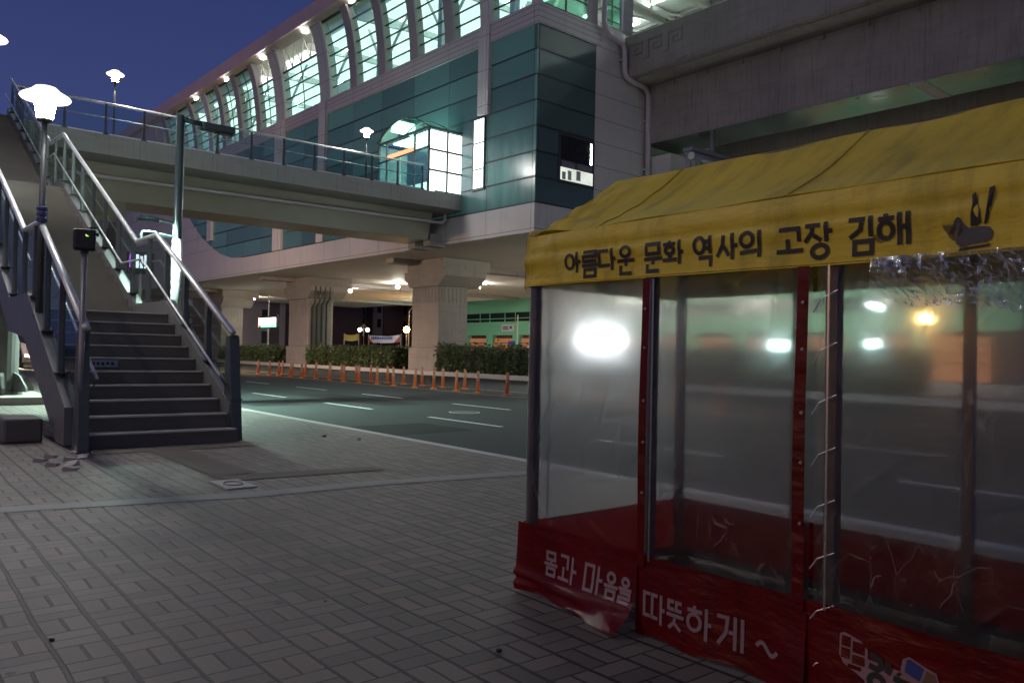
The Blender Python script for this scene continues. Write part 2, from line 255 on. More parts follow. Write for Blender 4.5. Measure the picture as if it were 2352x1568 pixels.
M = dict(
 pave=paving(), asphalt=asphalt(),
 patch=pbr('dark_asphalt_patch', (.017, .020, .021), .85, var=.25, scale=2, spec=.2), iron=pbr('cast_iron', (.05, .045, .042), .5, .6, var=.2, scale=20),
 kerb=pbr('granite_kerb', (.44, .43, .41), .6, var=.15, scale=3, bump=.15),
 paint=pbr('road_paint', (.62, .64, .63), .5, var=.2, scale=4), ypaint=pbr('yellow_road_paint', (.55, .36, .05), .5, var=.2, scale=4),
 band=pbr('smooth_concrete_band', (.19, .19, .182), .6, var=.12, scale=2, bump=.1),
 tactile=pbr('brown_tactile_tile', (.075, .056, .040), .7, var=.2, scale=5, bump=.3, bscale=25),
 soil=pbr('median_soil', (.06, .045, .03), .9, var=.3, scale=3, bump=.5),
 conc=pbr('viaduct_concrete', (.30, .275, .25), .72, var=.14, scale=.7, bump=.12, bscale=14, streak=.6, seam=1.8),
 concd=pbr('dark_stained_concrete', (.29, .255, .25), .75, var=.2, scale=.6, bump=.12, bscale=12, streak=.9, seam=2.4),
 soffit=pbr('soffit_board', (.56, .52, .46), .72, var=.12, scale=.5),
 brid=pbr('bridge_concrete', (.33, .32, .29), .65, var=.12, scale=.8, bump=.1, streak=.6, seam=2.9),
 girder=pbr('bridge_girder_steel', (.26, .245, .19), .38, var=.12, scale=.8),
 boxg=pbr('dark_glossy_girder_paint', (.16, .165, .16), .13, .35, var=.2, scale=.6, spec=.7),
 clad=cladding(), white=panel_white('white_metal_panel', (.58, .55, .555), 1.228), fin=panel_white('white_fin_panel', (.60, .575, .57), 1.8),
 band_w=panel_white('ribbed_band_panel', (.53, .49, .50), .27), roof=pbr('pinkish_roof_edge', (.62, .44, .46), .45, var=.1, scale=.5),
 rib=pbr('grey_rib_metal', (.30, .27, .28), .4, var=.08, scale=1), frame=pbr('dark_mullion', (.05, .055, .055), .4, var=.1),
 inwall=pbr('interior_wall', (.62, .68, .64), .6, var=.1, scale=.6), bounce_ground=pbr('pale_bounce_ground', (.45, .42, .38), .75, var=.15, scale=.8), luma=emis('luminous_ceiling', (.94, 1., .93), 2.9, .3), inceil=pbr('interior_ceiling', (.70, .73, .68), .6, var=.1, scale=.5),
 steelw=pbr('white_painted_steel', (.66, .66, .62), .4, var=.06),
 winglass=glass('teal_window_glass', (.55, .86, .755), .04, .07), clear=glass('clear_glass', (.84, .95, .92), .03, .09),
 railglass=glass('grey_tinted_rail_glass', (.52, .60, .58), .10, .04, .2), blueglass=glass('blue_tinted_rail_glass', (.50, .66, .70), .05, .09),
 pavestone=pbr('loose_paver_stone', (.33, .275, .26), .65, var=.2, scale=9, bump=.2),
 stair=pbr('stair_granite', (.112, .104, .088), .6, var=.14, scale=2.2, bump=.15, bscale=60), nosing=pbr('worn_nosing_strip', (.50, .47, .42), .45, var=.1, scale=6),
 string=pbr('grey_stringer_paint', (.15, .15, .152), .45, var=.12, scale=2, streak=.4), soffd=pbr('stair_underside', (.10, .095, .09), .6, var=.2),
 stain=pbr('stainless_tube', (.74, .75, .75), .38, .55, var=.05), postd=pbr('dark_rail_post', (.075, .088, .088), .42, .2, var=.15, scale=5),
 lpole=pbr('painted_lamp_pole', (.10, .105, .11), .38, .3, var=.12, scale=4), spole=pbr('dark_green_street_pole', (.06, .085, .085), .34, .3, var=.1, scale=3),
 black=pbr('black_plastic', (.012, .013, .013), .5, var=.1), galv=pbr('galvanised_post', (.32, .30, .29), .42, .5, var=.15, scale=8),
 tpost=pbr('tent_square_tube', (.13, .12, .125), .42, .4, var=.15, scale=9),
 orange=pbr('orange_urethane', (.74, .17, .045), .5, var=.12, scale=6), refl=pbr('worn_reflective_band', (.35, .30, .27), .4, var=.2, scale=10),
 yellow=pvc('yellow_tent_fabric', (.82, .62, .045), .48, .12, .30), red=pvc('red_tent_fabric', (.22, .003, .006), .30, .50, .35),
 vinyl=vinyl(), ink=pbr('black_print', (.020, .017, .014), .6, var=.35, scale=28), white_ink=pbr('pale_print', (.27, .19, .20), .5, var=.1),
 leaf=leafmat(), bark=pbr('hedge_core', (.018, .020, .012), .9, var=.3, scale=6),
 lamp=emis('lit_lamp_globe', (1., .97, .90), 250.), lampb=emis('lit_bridge_lamp_globe', (1., .98, .94), 560.), lampd=emis('glowing_lamp_brim', (1., .99, .96), 2.6),
 led=emis('lit_led_lens', (.66, 1., .84), 8000.), tube=emis('lit_tube_light', (.84, 1., .92), 30.), porchlight=emis('porch_ceiling_light', (.75, 1., .92), 8.), down=emis('lit_downlight', (1., .92, .80), 1000.), eavel=emis('lit_eaves_lamp', (1., .97, .9), 40.),
 litpane=emis('lit_frosted_pane', (.92, 1., .98), 3.2, .12), litdim=emis('dim_lit_pane', (.40, .85, .70), .28, .5), office=emis('lit_office_window', (.95, 1., .90), .8, .4),
 sodium=emis('lit_sodium_lamp', (1., .46, .14), 3200.), warm_fill=emis('added_warm_fill_light', (1., .70, .50), 42000.), led_wall_fill=emis('added_wall_fill_light', (.70, 1., .92), 3000.), led_side_fill=emis('added_side_fill_light', (1., .94, .84), 620.), ledfar=emis('lit_far_led_lamp', (.70, 1., .94), 700.), floodw=emis('lit_white_panel', (.93, 1., 1.), 60.),
 signw=emis('lit_sign_white', (1., .98, .9), 6.), signr=emis('lit_sign_red', (1., .25, .12), 3.), signg=emis('lit_sign_green', (.2, 1., .4), 3.),
 signp=emis('lit_sign_purple', (.42, .12, 1.), 2.2), signb=emis('lit_sign_blue_white', (.72, .85, 1.), 2.4), arrow=emis('lit_green_arrow', (.5, 1., .15), 1.6),
 green=pbr('green_metal_wall', (.20, .50, .31), .5, var=.08, scale=.3), greend=pbr('dark_window_band', (.012, .020, .022), .15, var=.1),
 garage=emis('orange_lit_shutter', (1., .42, .20), .30, .25), maroon=pbr('maroon_lintel', (.07, .03, .03), .6),
 apt=facade('striped_apartment_wall', (.34, .28, .29), None, 6., 1, 1, 1, (.10, .055, .06), .42, 1), aptx=facade('pink_apartment_wall', (.33, .27, .30), None, 5.2, 1, 1, 1, (.10, .06, .085), .3, 0),
 tower=pbr('purple_brick_block', (.15, .085, .105), .7, var=.12, scale=.4), dwin=pbr('unlit_window', (.016, .018, .024), .18), droof=pbr('dark_roof_tile', (.020, .020, .023), .7),
 ban_w=pbr('white_banner', (.50, .52, .60), .7), ban_r=pbr('red_banner_edge', (.40, .07, .05), .7), ban_y=pbr('yellow_banner', (.45, .38, .08), .7), ban_b=pbr('blue_print', (.05, .07, .35), .6),
 paleblue=pbr('pale_blue_sticker', (.20, .24, .34), .5), manhole=pbr('pale_access_cover', (.36, .35, .33), .6, var=.1, scale=6), rust=pbr('rusty_ring', (.17, .13, .115), .7),
 carp=pbr('black_car_paint', (.02, .021, .024), .22, .3, coat=.5), tyre=pbr('tyre_rubber', (.018, .018, .018), .8), chrome=pbr('wheel_alloy', (.35, .35, .36), .35, .8),
 statue=pbr('grey_print', (.075, .07, .072), .6, var=.3, scale=40), bluep=pbr('navy_print', (.03, .045, .20), .6), tanp=pbr('tan_print', (.16, .09, .05), .6), cream=pbr('cream_print', (.30, .17, .16), .6),
 pipe=pbr('lilac_grey_drainpipe', (.50, .46, .50), .4, var=.07, scale=1.2), equip=pbr('grey_equipment_case', (.22, .21, .27), .4, .2, var=.1),
)

# ------------------------------------------------------------------ mesh builder
class MB:
    def __init__(s): s.v = []; s.f = []
    def face(s, pts):
        i = len(s.v); s.v += [tuple(p) for p in pts]; s.f.append(tuple(range(i, i + len(pts)))); return s
    def box(s, x0, x1, y0, y1, z0, z1):
        i = len(s.v); s.v += [(x0, y0, z0), (x1, y0, z0), (x1, y1, z0), (x0, y1, z0), (x0, y0, z1), (x1, y0, z1), (x1, y1, z1), (x0, y1, z1)]
        s.f += [tuple(i + k for k in q) for q in ((0, 3, 2, 1), (4, 5, 6, 7), (0, 1, 5, 4), (1, 2, 6, 5), (2, 3, 7, 6), (3, 0, 4, 7))]; return s
    def prism(s, poly, axis, a, b):
        i = len(s.v); k = len(poly)
        def put(p, c): return {0: (c, p[0], p[1]), 1: (p[0], c, p[1]), 2: (p[0], p[1], c)}[axis]
        s.v += [put(p, a) for p in poly] + [put(p, b) for p in poly]
        s.f.append(tuple(range(i, i + k))); s.f.append(tuple(range(i + 2 * k - 1, i + k - 1, -1)))
        for q in range(k): r = (q + 1) % k; s.f.append((i + q, i + k + q, i + k + r, i + r))
        return s
    def tube(s, pts, r, n=8, cap=True, flat=1.):
        P = [Vector(p) for p in pts]; rad = r if isinstance(r, (list, tuple)) else [r] * len(P)
        i0 = len(s.v); up = None
        for k, p in enumerate(P):
            a = P[k] - P[k - 1] if k else P[1] - P[0]; b = P[k + 1] - P[k] if k + 1 < len(P) else a
            d = (a.normalized() + b.normalized()).normalized()
            if up is None: up = Vector((0, 0, 1)) if abs(d.z) < .9 else Vector((1, 0, 0))
            x = d.cross(up).normalized(); y = x.cross(d).normalized(); up = y
            st = 1. / max(.5, abs(d.dot(b.normalized())))
            for q in range(n):
                t = 2 * pi * (q + .5) / n; s.v.append(tuple(p + (x * cos(t) * flat + y * sin(t)) * rad[k]))
        for k in range(len(P) - 1):
            for q in range(n):
                a, b = i0 + k * n + q, i0 + k * n + (q + 1) % n; s.f.append((a, b, b + n, a + n))
        if cap: s.f.append(tuple(i0 + q for q in range(n))[::-1]); s.f.append(tuple(i0 + (len(P) - 1) * n + q for q in range(n)))
        return s
    def lathe(s, prof, c=(0, 0, 0), n=20):
        i0 = len(s.v)
        for r, z in prof:
            for q in range(n): t = 2 * pi * q / n; s.v.append((c[0] + r * cos(t), c[1] + r * sin(t), c[2] + z))
        for k in range(len(prof) - 1):
            for q in range(n): a, b = i0 + k * n + q, i0 + k * n + (q + 1) % n; s.f.append((a, b, b + n, a + n))
        s.f.append(tuple(i0 + q for q in range(n))[::-1]); s.f.append(tuple(i0 + (len(prof) - 1) * n + q for q in range(n))); return s
    def grid(s, fn, nu, nv):
        i0 = len(s.v)
        for a in range(nu + 1):
            for b in range(nv + 1): s.v.append(tuple(fn(a / nu, b / nv)))
        for a in range(nu):
            for b in range(nv): q = i0 + a * (nv + 1) + b; s.f.append((q, q + nv + 1, q + nv + 2, q + 1))
        return s
    def build(s, name, m, parent=None, world=True, smooth=False, bevel=0., org=None, solid=0.):
        off = Vector((0, 0, 0))
        if parent and world:
            r = parent
            while r.parent: r = r.parent
            off = r.location
        if org: off = Vector(org)
        me = bpy.data.meshes.new(name); me.from_pydata([(v[0] - off.x, v[1] - off.y, v[2] - off.z) for v in s.v], [], s.f); me.update()
        if smooth: me.polygons.foreach_set('use_smooth', [True] * len(me.polygons))
        me.materials.append(M[m] if isinstance(m, str) else m)
        o = bpy.data.objects.new(name, me); COL.objects.link(o)
        if parent: o.parent = parent
        if org: o.location = org
        if bevel:
            q = o.modifiers.new('bevel', 'BEVEL'); q.width = bevel; q.segments = 2; q.limit_method = 'ANGLE'
        if solid:
            q = o.modifiers.new('solid', 'SOLIDIFY'); q.thickness = solid; q.offset = 0
        return o
def tag(o, label=None, cat=None, group=None, kind=None):
    if label: o['label'] = label
    if cat: o['category'] = cat
    if group: o['group'] = group
    if kind: o['kind'] = kind
    return o
def thing(name, label, cat, loc=(0, 0, 0), rot=0., group=None):
    o = bpy.data.objects.new(name, None); COL.objects.link(o); o.location = loc; o.rotation_euler = (0, 0, rot); o.empty_display_size = .2
    return tag(o, label, cat, group)
def copy_tree(o, parent=None):
    c = o.copy(); COL.objects.link(c); c.parent = parent
    for ch in [k for k in o.children]: copy_tree(ch, c)
    return c
def struct(mb, name, m, **k): return tag(mb.build(name, m, **k), kind='structure')
ORD = ['first', 'second', 'third', 'fourth', 'fifth', 'sixth', 'seventh', 'eighth', 'ninth', 'tenth', 'eleventh', 'twelfth', 'thirteenth', 'fourteenth', 'fifteenth', 'sixteenth', 'seventeenth', 'eighteenth', 'nineteenth', 'twentieth']
# ================================================================== SETTING
RX = 5.97                                  # near kerb line; the road runs along Y, +X crosses it
FK = 26.2                                  # far kerb
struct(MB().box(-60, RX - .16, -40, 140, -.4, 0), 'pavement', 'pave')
struct(MB().box(RX - .16, RX, -40, 140, -.4, .002), 'kerb', 'kerb', bevel=.012)
struct(MB().face([(-300, -300, -.154), (500, -300, -.154), (500, 700, -.154), (-300, 700, -.154)]), 'ground', 'asphalt')
struct(MB().face([(RX, -60, -.150), (FK, -60, -.150), (FK, 260, -.150), (RX, 260, -.150)]), 'road', 'asphalt')
struct(MB().box(FK, FK + .18, -40, 140, -.3, .10), 'median_kerb', 'kerb', bevel=.012)
struct(MB().box(FK + .18, 30.2, -40, 140, -.3, .07), 'median_ground', 'soil')
struct(MB().box(30.2, 32.6, -40, 140, -.3, .068), 'median_path', 'bounce_ground')  # path and service road made pale to bounce light onto the soffit
struct(MB().face([(32.8, -40, -.148), (59.8, -40, -.148), (59.8, 160, -.148), (32.8, 160, -.148)]), 'service_road', 'bounce_ground')
struct(MB().box(32.6, 32.8, -40, 140, -.3, .10), 'median_kerb', 'kerb', bevel=.012)
mb = MB()
def dash(x, y0, y1, w=.12): mb.face([(x - w / 2, y0, -.146), (x + w / 2, y0, -.146), (x + w / 2, y1, -.146), (x - w / 2, y1, -.146)])
for k in range(-5, 14): dash(9.24, 11.66 + 4.92 * k - (0), 14.14 + 4.92 * k)
for k in range(-5, 14): dash(12.22, 10.1 + 5.0 * k, 12.55 + 5.0 * k)
struct(mb, 'road_markings', 'paint')
mb = MB()
for x in (16.0, 18.05, FK - .35): dash(x, -40, 140, .1)
struct(mb, 'yellow_road_line', 'ypaint')
mb = MB()
for (x0, x1, y0, y1) in ((6.6, 8.4, 11.2, 13.0), (10.1, 11.4, 17.5, 23.), (13.0, 15.2, 12.4, 14.2), (7.2, 8.6, 18.4, 19.6)): mb.face([(x0, y0, -.1478), (x1, y0 + .1, -.1478), (x1 - .05, y1, -.1478), (x0 + .04, y1 - .1, -.1478)])
struct(mb, 'road_patches', 'patch')
# smooth pale band across the paving (slightly skew) and the brown guide strip at the foot of the stairs
b1 = [(-3, 7.55), (.79, 6.95), (2.55, 6.60), (3.75, 6.58), (RX - .17, 6.28)]; b2 = [(-3, 7.32), (.79, 6.72), (2.5, 6.36), (3.7, 6.34), (RX - .17, 6.02)]
mb = MB()
for k in range(4): mb.face([(*b2[k], .004), (*b2[k + 1], .004), (*b1[k + 1], .004), (*b1[k], .004)])
struct(mb, 'paving_band', 'band')
def strip(poly, name='tactile_strip'): return MB().prism(poly, 2, .0, .008)
gp = MB()
gp.face([(1.95, 9.72, .006), (3.95, 9.72, .006), (3.95, 10.24, .006), (1.95, 10.24, .006)])
gp.face([(2.56, 7.60, .006), (2.95, 7.60, .006), (2.95, 9.72, .006), (2.56, 9.72, .006)])
gp.face([(2.56, 7.25, .006), (4.15, 7.12, .006), (4.15, 7.40, .006), (2.56, 7.60, .006)])
struct(gp, 'tactile_paving_path', 'tactile')

# ================================================================== STATION
ST_ROT = radians(2.3); ST = thing('elevated_station', 'long elevated railway station of teal glass and pale panels with curved roof over the road', 'station', (24.5, 28.75, 0), ST_ROT)
def sp(mb, name, m, parent=ST, **k): return mb.build(name, m, parent, world=False, **k)
Z0, Z1, Z2, Z3 = 7.05, 8.43, 17.03, 18.05
# cladding: long face with rounded far end, short face to the south
crv = [(33.5, Z1), (36.5, 8.62), (39., 9.15), (41.2, 10.0), (43.4, 11.0), (45.2, 12.1), (46.6, 13.1), (47.8, 14.2), (48.4, 15.4), (48.6, Z2)]
poly = [(.02, Z1), *crv, (.02, Z2)]
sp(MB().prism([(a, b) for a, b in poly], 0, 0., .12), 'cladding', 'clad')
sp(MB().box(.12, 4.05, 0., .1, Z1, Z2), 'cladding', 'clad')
sp(MB().prism([(33.5, Z1)] + crv[1:] + [(68, Z2), (68, Z1)], 0, .03, .13), 'end_panel', 'white')
sp(MB().box(-.06, .25, -.05, 68, Z0, Z1), 'lower_band', 'white')
sp(MB().box(.25, 8.6, -.05, .2, Z0, Z1), 'lower_band', 'white')
sp(MB().box(-.08, .2, -.07, 68, Z2, Z3), 'upper_band', 'band_w')
sp(MB().box(.2, 4.4, -.07, .15, Z2, Z3), 'upper_band', 'band_w')
sp(MB().prism([(4.05, Z1), (8.15, Z1), (8.15, 15.6), (6.6, 15.75), (6.2, 17.6), (6.0, 18.35), (4.4, 18.35), (4.4, Z2), (4.05, Z2)], 1, -.03, .12), 'side_wall', 'white')
sp(MB().box(0.25, 30, .2, 68, Z0 + .03, Z0 + .25), 'soffit', 'soffit')
sp(MB().box(.2, 30, .2, 68, 17.6, 17.9), 'floor_slab', 'inwall')
# soffit beams that run across, and shallow ribs
for s in (14.5, 33.5, 52.):
    sp(MB().box(1.5, 29, s, s + .9, 6.78, Z0 + .03), 'cross_beam', 'conc')
# vertical fins over the cladding
for s0, s1, zb in ((3.45, 4.30, 13.42), (20.6, 21.58, Z1 + .02), (27.05, 28.42, Z1 + .02), (40.6, 41.6, 10.4)):
    sp(MB().box(-.22, 0.02, s0, s1, zb, 18.0), 'fin', 'fin', bevel=.03)
# curved ribs of the window wall
RP = [(0, 18.0), (-.04, 18.8), (-.12, 19.5), (-.23, 20.3), (-.36, 21.1), (-.54, 21.9), (-.75, 22.5), (-.98, 22.98)]
def rib(s0, s1, m='rib', d=.42, name='rib'):
    pts = [(t - .10, z) for t, z in RP] + [(t + d, z) for t, z in RP[::-1]]
    return sp(MB().prism([(p[0], p[1]) for p in pts], 1, s0, s1), name, m)
ribs = [(6.62, 7.38), (10.0, 10.76), (13.38, 14.16), (16.76, 17.56), (31.2, 31.95), (34.6, 35.35), (38.0, 38.75), (44.4, 45.15), (47.8, 48.55), (51.2, 52.)]
for a, b in ribs: rib(a, b)
for a, b in ((3.45, 4.30), (20.2, 21.58), (27.0, 28.42), (40.9, 41.7)): rib(a, b, 'fin', .5)
# glazing bays with frames
edges = [(.12, 3.45), (4.30, 6.62), (7.38, 10.0), (10.76, 13.38), (14.16, 16.76), (17.56, 20.2), (21.58, 27.0), (28.42, 31.2), (31.95, 34.6), (35.35, 38.0), (38.75, 40.9), (41.7, 44.4), (45.15, 47.8), (48.55, 51.2)]
def prof_t(z):
    for (t0, z0), (t1, z1) in zip(RP, RP[1:]):
        if z <= z1: return t0 + (t1 - t0) * (z - z0) / (z1 - z0)
    return RP[-1][0]
for k, (a, b) in enumerate(edges):
    top = 21.35 if k in (6, 7) else 22.9
    w = sp(MB().grid(lambda u, v: (prof_t(18.06 + (top - 18.06) * v) + .16, a + (b - a) * u, 18.06 + (top - 18.06) * v), 1, 10), 'window', 'winglass', smooth=True)
    fr = MB(); z = 18.08
    while z < top - .05:
        t = prof_t(z) + .13; fr.box(t - .05, t + .05, a + .002, b - .002, z - .024, z + .024); z += .68
    fr.box(prof_t(top) + .07, prof_t(top) + .19, a + .002, b - .002, top - .05, top + .05)
    nv = 1 if k in (6, 7, 8, 9) else 0
    for q in range(nv):
        s = a + (b - a) * (q + 1) / (nv + 1)
        fr.tube([(prof_t(zz) + .125, s, zz) for zz in [18.1 + (top - 18.1) * i / 8 for i in range(9)]], .035, 4)
    sp(fr, 'frame', 'frame', w)
# roof edge, under-eaves and ceiling
roofp = [(-1.36, 23.18), (-1.34, 24.2), (-.6, 24.75), (4, 25.6), (12, 26.4), (24, 26.2), (30, 25.2), (30, 24.95), (24, 25.9), (12, 26.1), (4, 25.3), (-.5, 24.45), (-1.15, 24.05), (-1.2, 23.18)]
sp(MB().prism(roofp, 1, -.4, 66), 'roof', 'roof')
sp(MB().prism([(-1.2, 23.2), (-.55, 22.92), (.6, 22.95), (.6, 23.05), (-1.2, 23.32)], 1, 0, 66), 'eaves_board', 'soffit')
sp(MB().box(.6, 29, .1, 66, 23.3, 23.45), 'ceiling', 'inceil')
sp(MB().box(8.6, 8.75, 13., 66, 17.9, 23.3), 'inner_wall', 'inwall')
sp(MB().box(3.6, 3.75, 23.2, 27.2, 17.9, 21.2), 'inner_wall', 'inwall')
sp(MB().box(-.75, 8.6, 52., 66, 18.05, 23.1), 'end_block', 'white')
sp(MB().prism([(52., 18.0), (66, 18.0), (66, 24.1), (57, 23.6), (54, 22.6)], 0, -.95, -.76), 'end_wing', 'roof')
sp(MB().box(1.2, 8.2, .3, 66, 23.22, 23.28), 'light_ceiling', 'luma')
for s0 in (1.2, 8.2, 15., 22.6, 30., 37., 45.):
    for t_ in (2.9, 6.2): sp(MB().box(t_, t_ + .10, s0, s0 + 1.6, 22.95, 23.02), 'tube_light', 'tube')
for s in (3.9, 10.4, 17.2, 24.2, 31.5, 38.3, 45.0):
    sp(MB().box(1.7, 2.05, s - .2, s + .2, 17.9, 23.3), 'interior_column', 'steelw')
    sp(MB().tube([(2.1, s + .2, 20.1), (2.5, s + 2.6, 23.2)], .09, 6), 'brace', 'steelw')
    sp(MB().tube([(2.1, s - .2, 20.1), (2.5, s - 2.6, 23.2)], .09, 6), 'brace', 'steelw')
    sp(MB().prism([(.1, 22.4), (4, 22.75), (8.5, 22.9), (28, 22.7), (28, 23.2), (8.5, 23.2), (.1, 23.2)], 1, s - .09, s + .09), 'ceiling_beam', 'steelw')
rnd = random.Random(3)
for k in range(11):
    s = 5.5 + k * 4.1 + rnd.uniform(-1, 1)
    sp(MB().box(5.2, 5.7, s, s + rnd.uniform(.6, 1.8), 17.9, 18.4 + rnd.uniform(.6, 1.9)), 'platform_cabinet', rnd.choice(['clad', 'equip', 'steelw', 'frame']))
for s in (1.3, 4.7, 8.1, 11.5):
    sp(MB().prism([(5.6, 19.6), (7, 20.9), (10, 22.1), (14, 22.75), (20, 22.9), (28, 22.6), (28, 23.2), (20, 23.25), (10, 23.1), (6.4, 22.6), (5.2, 20.2)], 1, s - .17, s + .17), 'hall_arch', 'steelw')
    sp(MB().tube([(10, s + .2, 22.3), (14, s + 3.2, 23.1)], .07, 6), 'brace', 'steelw'); sp(MB().tube([(18, s + .2, 22.9), (14, s + 3.2, 23.1)], .07, 6), 'brace', 'steelw')
for t_ in (9.6, 11.4, 15.5, 19.): sp(MB().box(t_ - .09, t_ + .09, .3, 14, 23.0, 23.22), 'purlin', 'rib')
for t_, s in ((10.4, 2.2), (12.6, 2.2), (10.4, 5.8), (14.2, 5.8), (12.6, 9.2)): sp(MB().box(t_, t_ + .14, s, s + 1.5, 22.9, 22.98), 'tube_light', 'tube')
# open trusses over the two low bays
for s0, s1 in ((21.58, 27.0), (28.42, 31.2)):
    tr = MB(); n = 4 if s1 - s0 > 4 else 2
    for k in range(n):
        a = s0 + (s1 - s0) * k / n; b = s0 + (s1 - s0) * (k + 1) / n
        tr.tube([(-.25, a, 21.45), (-.45, (a + b) / 2, 22.85), (-.25, b, 21.45)], .055, 6)
    sp(tr, 'eaves_truss', 'steelw')
for s in (16.2, 22.6, 29.4, 36.2, 43.): sp(MB().box(-1.0, -.72, s - .16, s + .16, 22.9, 22.98), 'eaves_lamp', 'eavel')
# doorway strip, side window with lit office, lit corner panes
for k, (za, zb) in enumerate(((9.72, 10.66), (10.72, 12.02), (12.08, 13.28))):
    w = sp(MB().box(-.05, .0, 3.86, 4.70, za, zb), 'door_pane', 'litpane')
sp(MB().box(-.09, .0, 3.78, 3.86, 9.6, 13.36).box(-.09, .0, 4.70, 4.78, 9.6, 13.36).box(-.09, 0, 3.86, 4.70, 12.02, 12.08).box(-.09, 0, 3.86, 4.70, 10.66, 10.72).box(-.09, 0, 3.86, 4.70, 13.28, 13.36).box(-.09, 0, 3.86, 4.70, 9.6, 9.72), 'door_frame', 'frame')
w = sp(MB().box(1.50, 4.02, -.05, .0, 9.72, 12.06), 'office_window', 'frame')
sp(MB().box(1.62, 3.90, -.075, -.05, 10.80, 11.98), 'dark_pane', 'dwin', w)
sp(MB().box(1.62, 3.90, -.075, -.05, 9.80, 10.42), 'lit_pane', 'office', w)
for a_, b_ in ((1.7, 2.6), (2.75, 3.8)): sp(MB().box(a_, b_, -.085, -.05, 10.48, 10.74), 'grey_pane', 'equip', w)
sp(MB().box(3.70, 3.78, -.10, -.076, 10.85, 11.9), 'tube_reflection', 'tube', w)  # glowing strip painted in for a tube's reflection on the dark pane
for a_, b_, c_, d_ in ((2.1, 2.35, 9.84, 10.3), (2.7, 3.0, 9.9, 10.38), (1.7, 1.95, 9.82, 10.2)): sp(MB().box(a_, b_, -.085, -.076, c_, d_), 'office_cabinet', 'inwall', w)
for t0, t1, s0, s1, za, zb in ((-.03, -.005, 25.3, 26.15, 9.75, 10.45), (-.03, -.005, 29.4, 31.85, 10.95, 11.45), (-.03, -.005, 8.2, 12.2, 9.72, 10.75)):
    sp(MB().box(t0, t1, s0, s1, za, zb), 'lit_window', 'litpane' if s0 > 8 and s0 < 13 else 'litdim')
# upper south end: glass, pillar, louvre grille
w = sp(MB().box(.25, 3.35, .0, .04, Z3, 23.1), 'window', 'winglass')
fr = MB()
for z in [18.08 + .82 * k for k in range(7)]: fr.box(.25, 3.35, -.05, -.002, z - .035, z + .035)
fr.box(1.75, 1.83, -.06, -.003, 18.04, 23.05)
sp(fr, 'frame', 'frame', w)
w = sp(MB().box(4.5, 5.85, .0, .04, 18.36, 23.1), 'window', 'winglass')
fr = MB()
for z in [18.6 + .82 * k for k in range(6)]: fr.box(4.5, 5.85, -.05, -.002, z - .035, z + .035)
fr.box(5.15, 5.21, -.06, -.003, 18.4, 23.05)
sp(fr, 'frame', 'frame', w)
sp(MB().box(3.40, 4.05, -.06, .3, Z3, 23.2), 'pillar', 'rib'); sp(MB().box(-.1, .22, -.06, .4, Z3, 23.2), 'pillar', 'fin')
gr = MB()
for k in range(9): gr.box(6.0 + k * .09, 6.04 + k * .09, -.1, .1, 18.3, 20.4)
sp(gr.box(5.95, 6.85, .1, .16, 18.3, 20.4), 'louvre_grille', 'equip')
sp(MB().box(6.0, 6.6, -.3, .1, 20.5, 21.2), 'wall_lamp_box', 'steelw')
# downpipe
pp = [(4.3, 20.5), (4.3, 18.25), (4.42, 17.92), (4.75, 17.70), (5.35, 17.62), (5.72, 17.52), (5.92, 17.25), (5.95, 16.2), (6.03, 15.95), (6.3, 15.80), (7.3, 15.72), (7.7, 15.60), (7.92, 15.35), (7.97, 15.0), (8.0, 9.0)]
sp(MB().tube([(a, -.28, b) for a, b in pp], .15, 12), 'drainpipe', 'pipe', smooth=True)
for a, b in ((4.3, 18.9), (5.95, 16.7), (7.98, 13.9), (8., 11.3)):
    sp(MB().box(a - .2, a + .2, -.30, -.02, b - .05, b + .05), 'pipe_clamp', 'pipe')
# white boxed-out volume under the deck, equipment on it
sp(MB().box(8.17, 10.6, -1.65, .1, 8.0, 12.0), 'boxed_duct', 'white')
sp(MB().box(8.10, 10.6, -1.67, -.4, 10.55, 10.75), 'duct_ledge', 'rib')
# soffit downlights: first three real, the others added out of sight to brighten it
for k, (t, s) in enumerate(((11.7, 37.6), (11.8, 29.8), (11.2, 58.), (9.5, 1.6), (17., 3.0), (26., 4.), (16., 24.), (24., 14.))):
    dl = sp(MB().lathe([(.03, 0), (.03, -.22)], (t, s, Z0 + .02), 8), 'real_and_added_downlight', 'galv')
    sp(MB().lathe([(.05, -.22), (.13, -.26), (.15, -.34), (.10, -.43), (.02, -.46)], (t, s, Z0 + .02), 14), 'bulb', 'down', dl)
# ------------------------------------------------------------------ viaduct to the south of the station
VD = thing('railway_viaduct', 'concrete railway viaduct deck with deep girders running to the right of the station', 'viaduct', (24.5, 28.75, 0), ST_ROT)
def vp(mb, name, m, parent=VD, **k): return mb.build(name, m, parent, world=False, **k)
SV = -75.
pw = vp(MB().prism([(6.2, 16.05), (6.2, 18.0), (6.42, 18.0), (6.5, 16.05)], 1, SV, -.05), 'parapet', 'conc')
fret = MB()
for k in range(3):
    s0 = -1.25 - k * 1.25
    for (a0, a1, z0, z1) in ((0, .9, 17.45, 17.53), (.82, .9, 16.9, 17.45), (.3, .82, 16.9, 16.98), (.3, .38, 16.98, 17.25), (.38, .62, 17.17, 17.25), (0, .08, 16.55, 17.45), (-.25, 0., 16.55, 16.63)):
        fret.box(6.165, 6.2, s0 + .9 - a1, s0 + .9 - a0, z0, z1)
vp(fret, 'fret_relief', 'concd', pw)
vp(MB().box(6.5, 20.5, SV, -.05, 15.78, 16.05), 'deck_slab', 'concd'); vp(MB().box(6.2, 6.5, SV, -.05, 15.85, 16.05), 'deck_edge', 'concd')
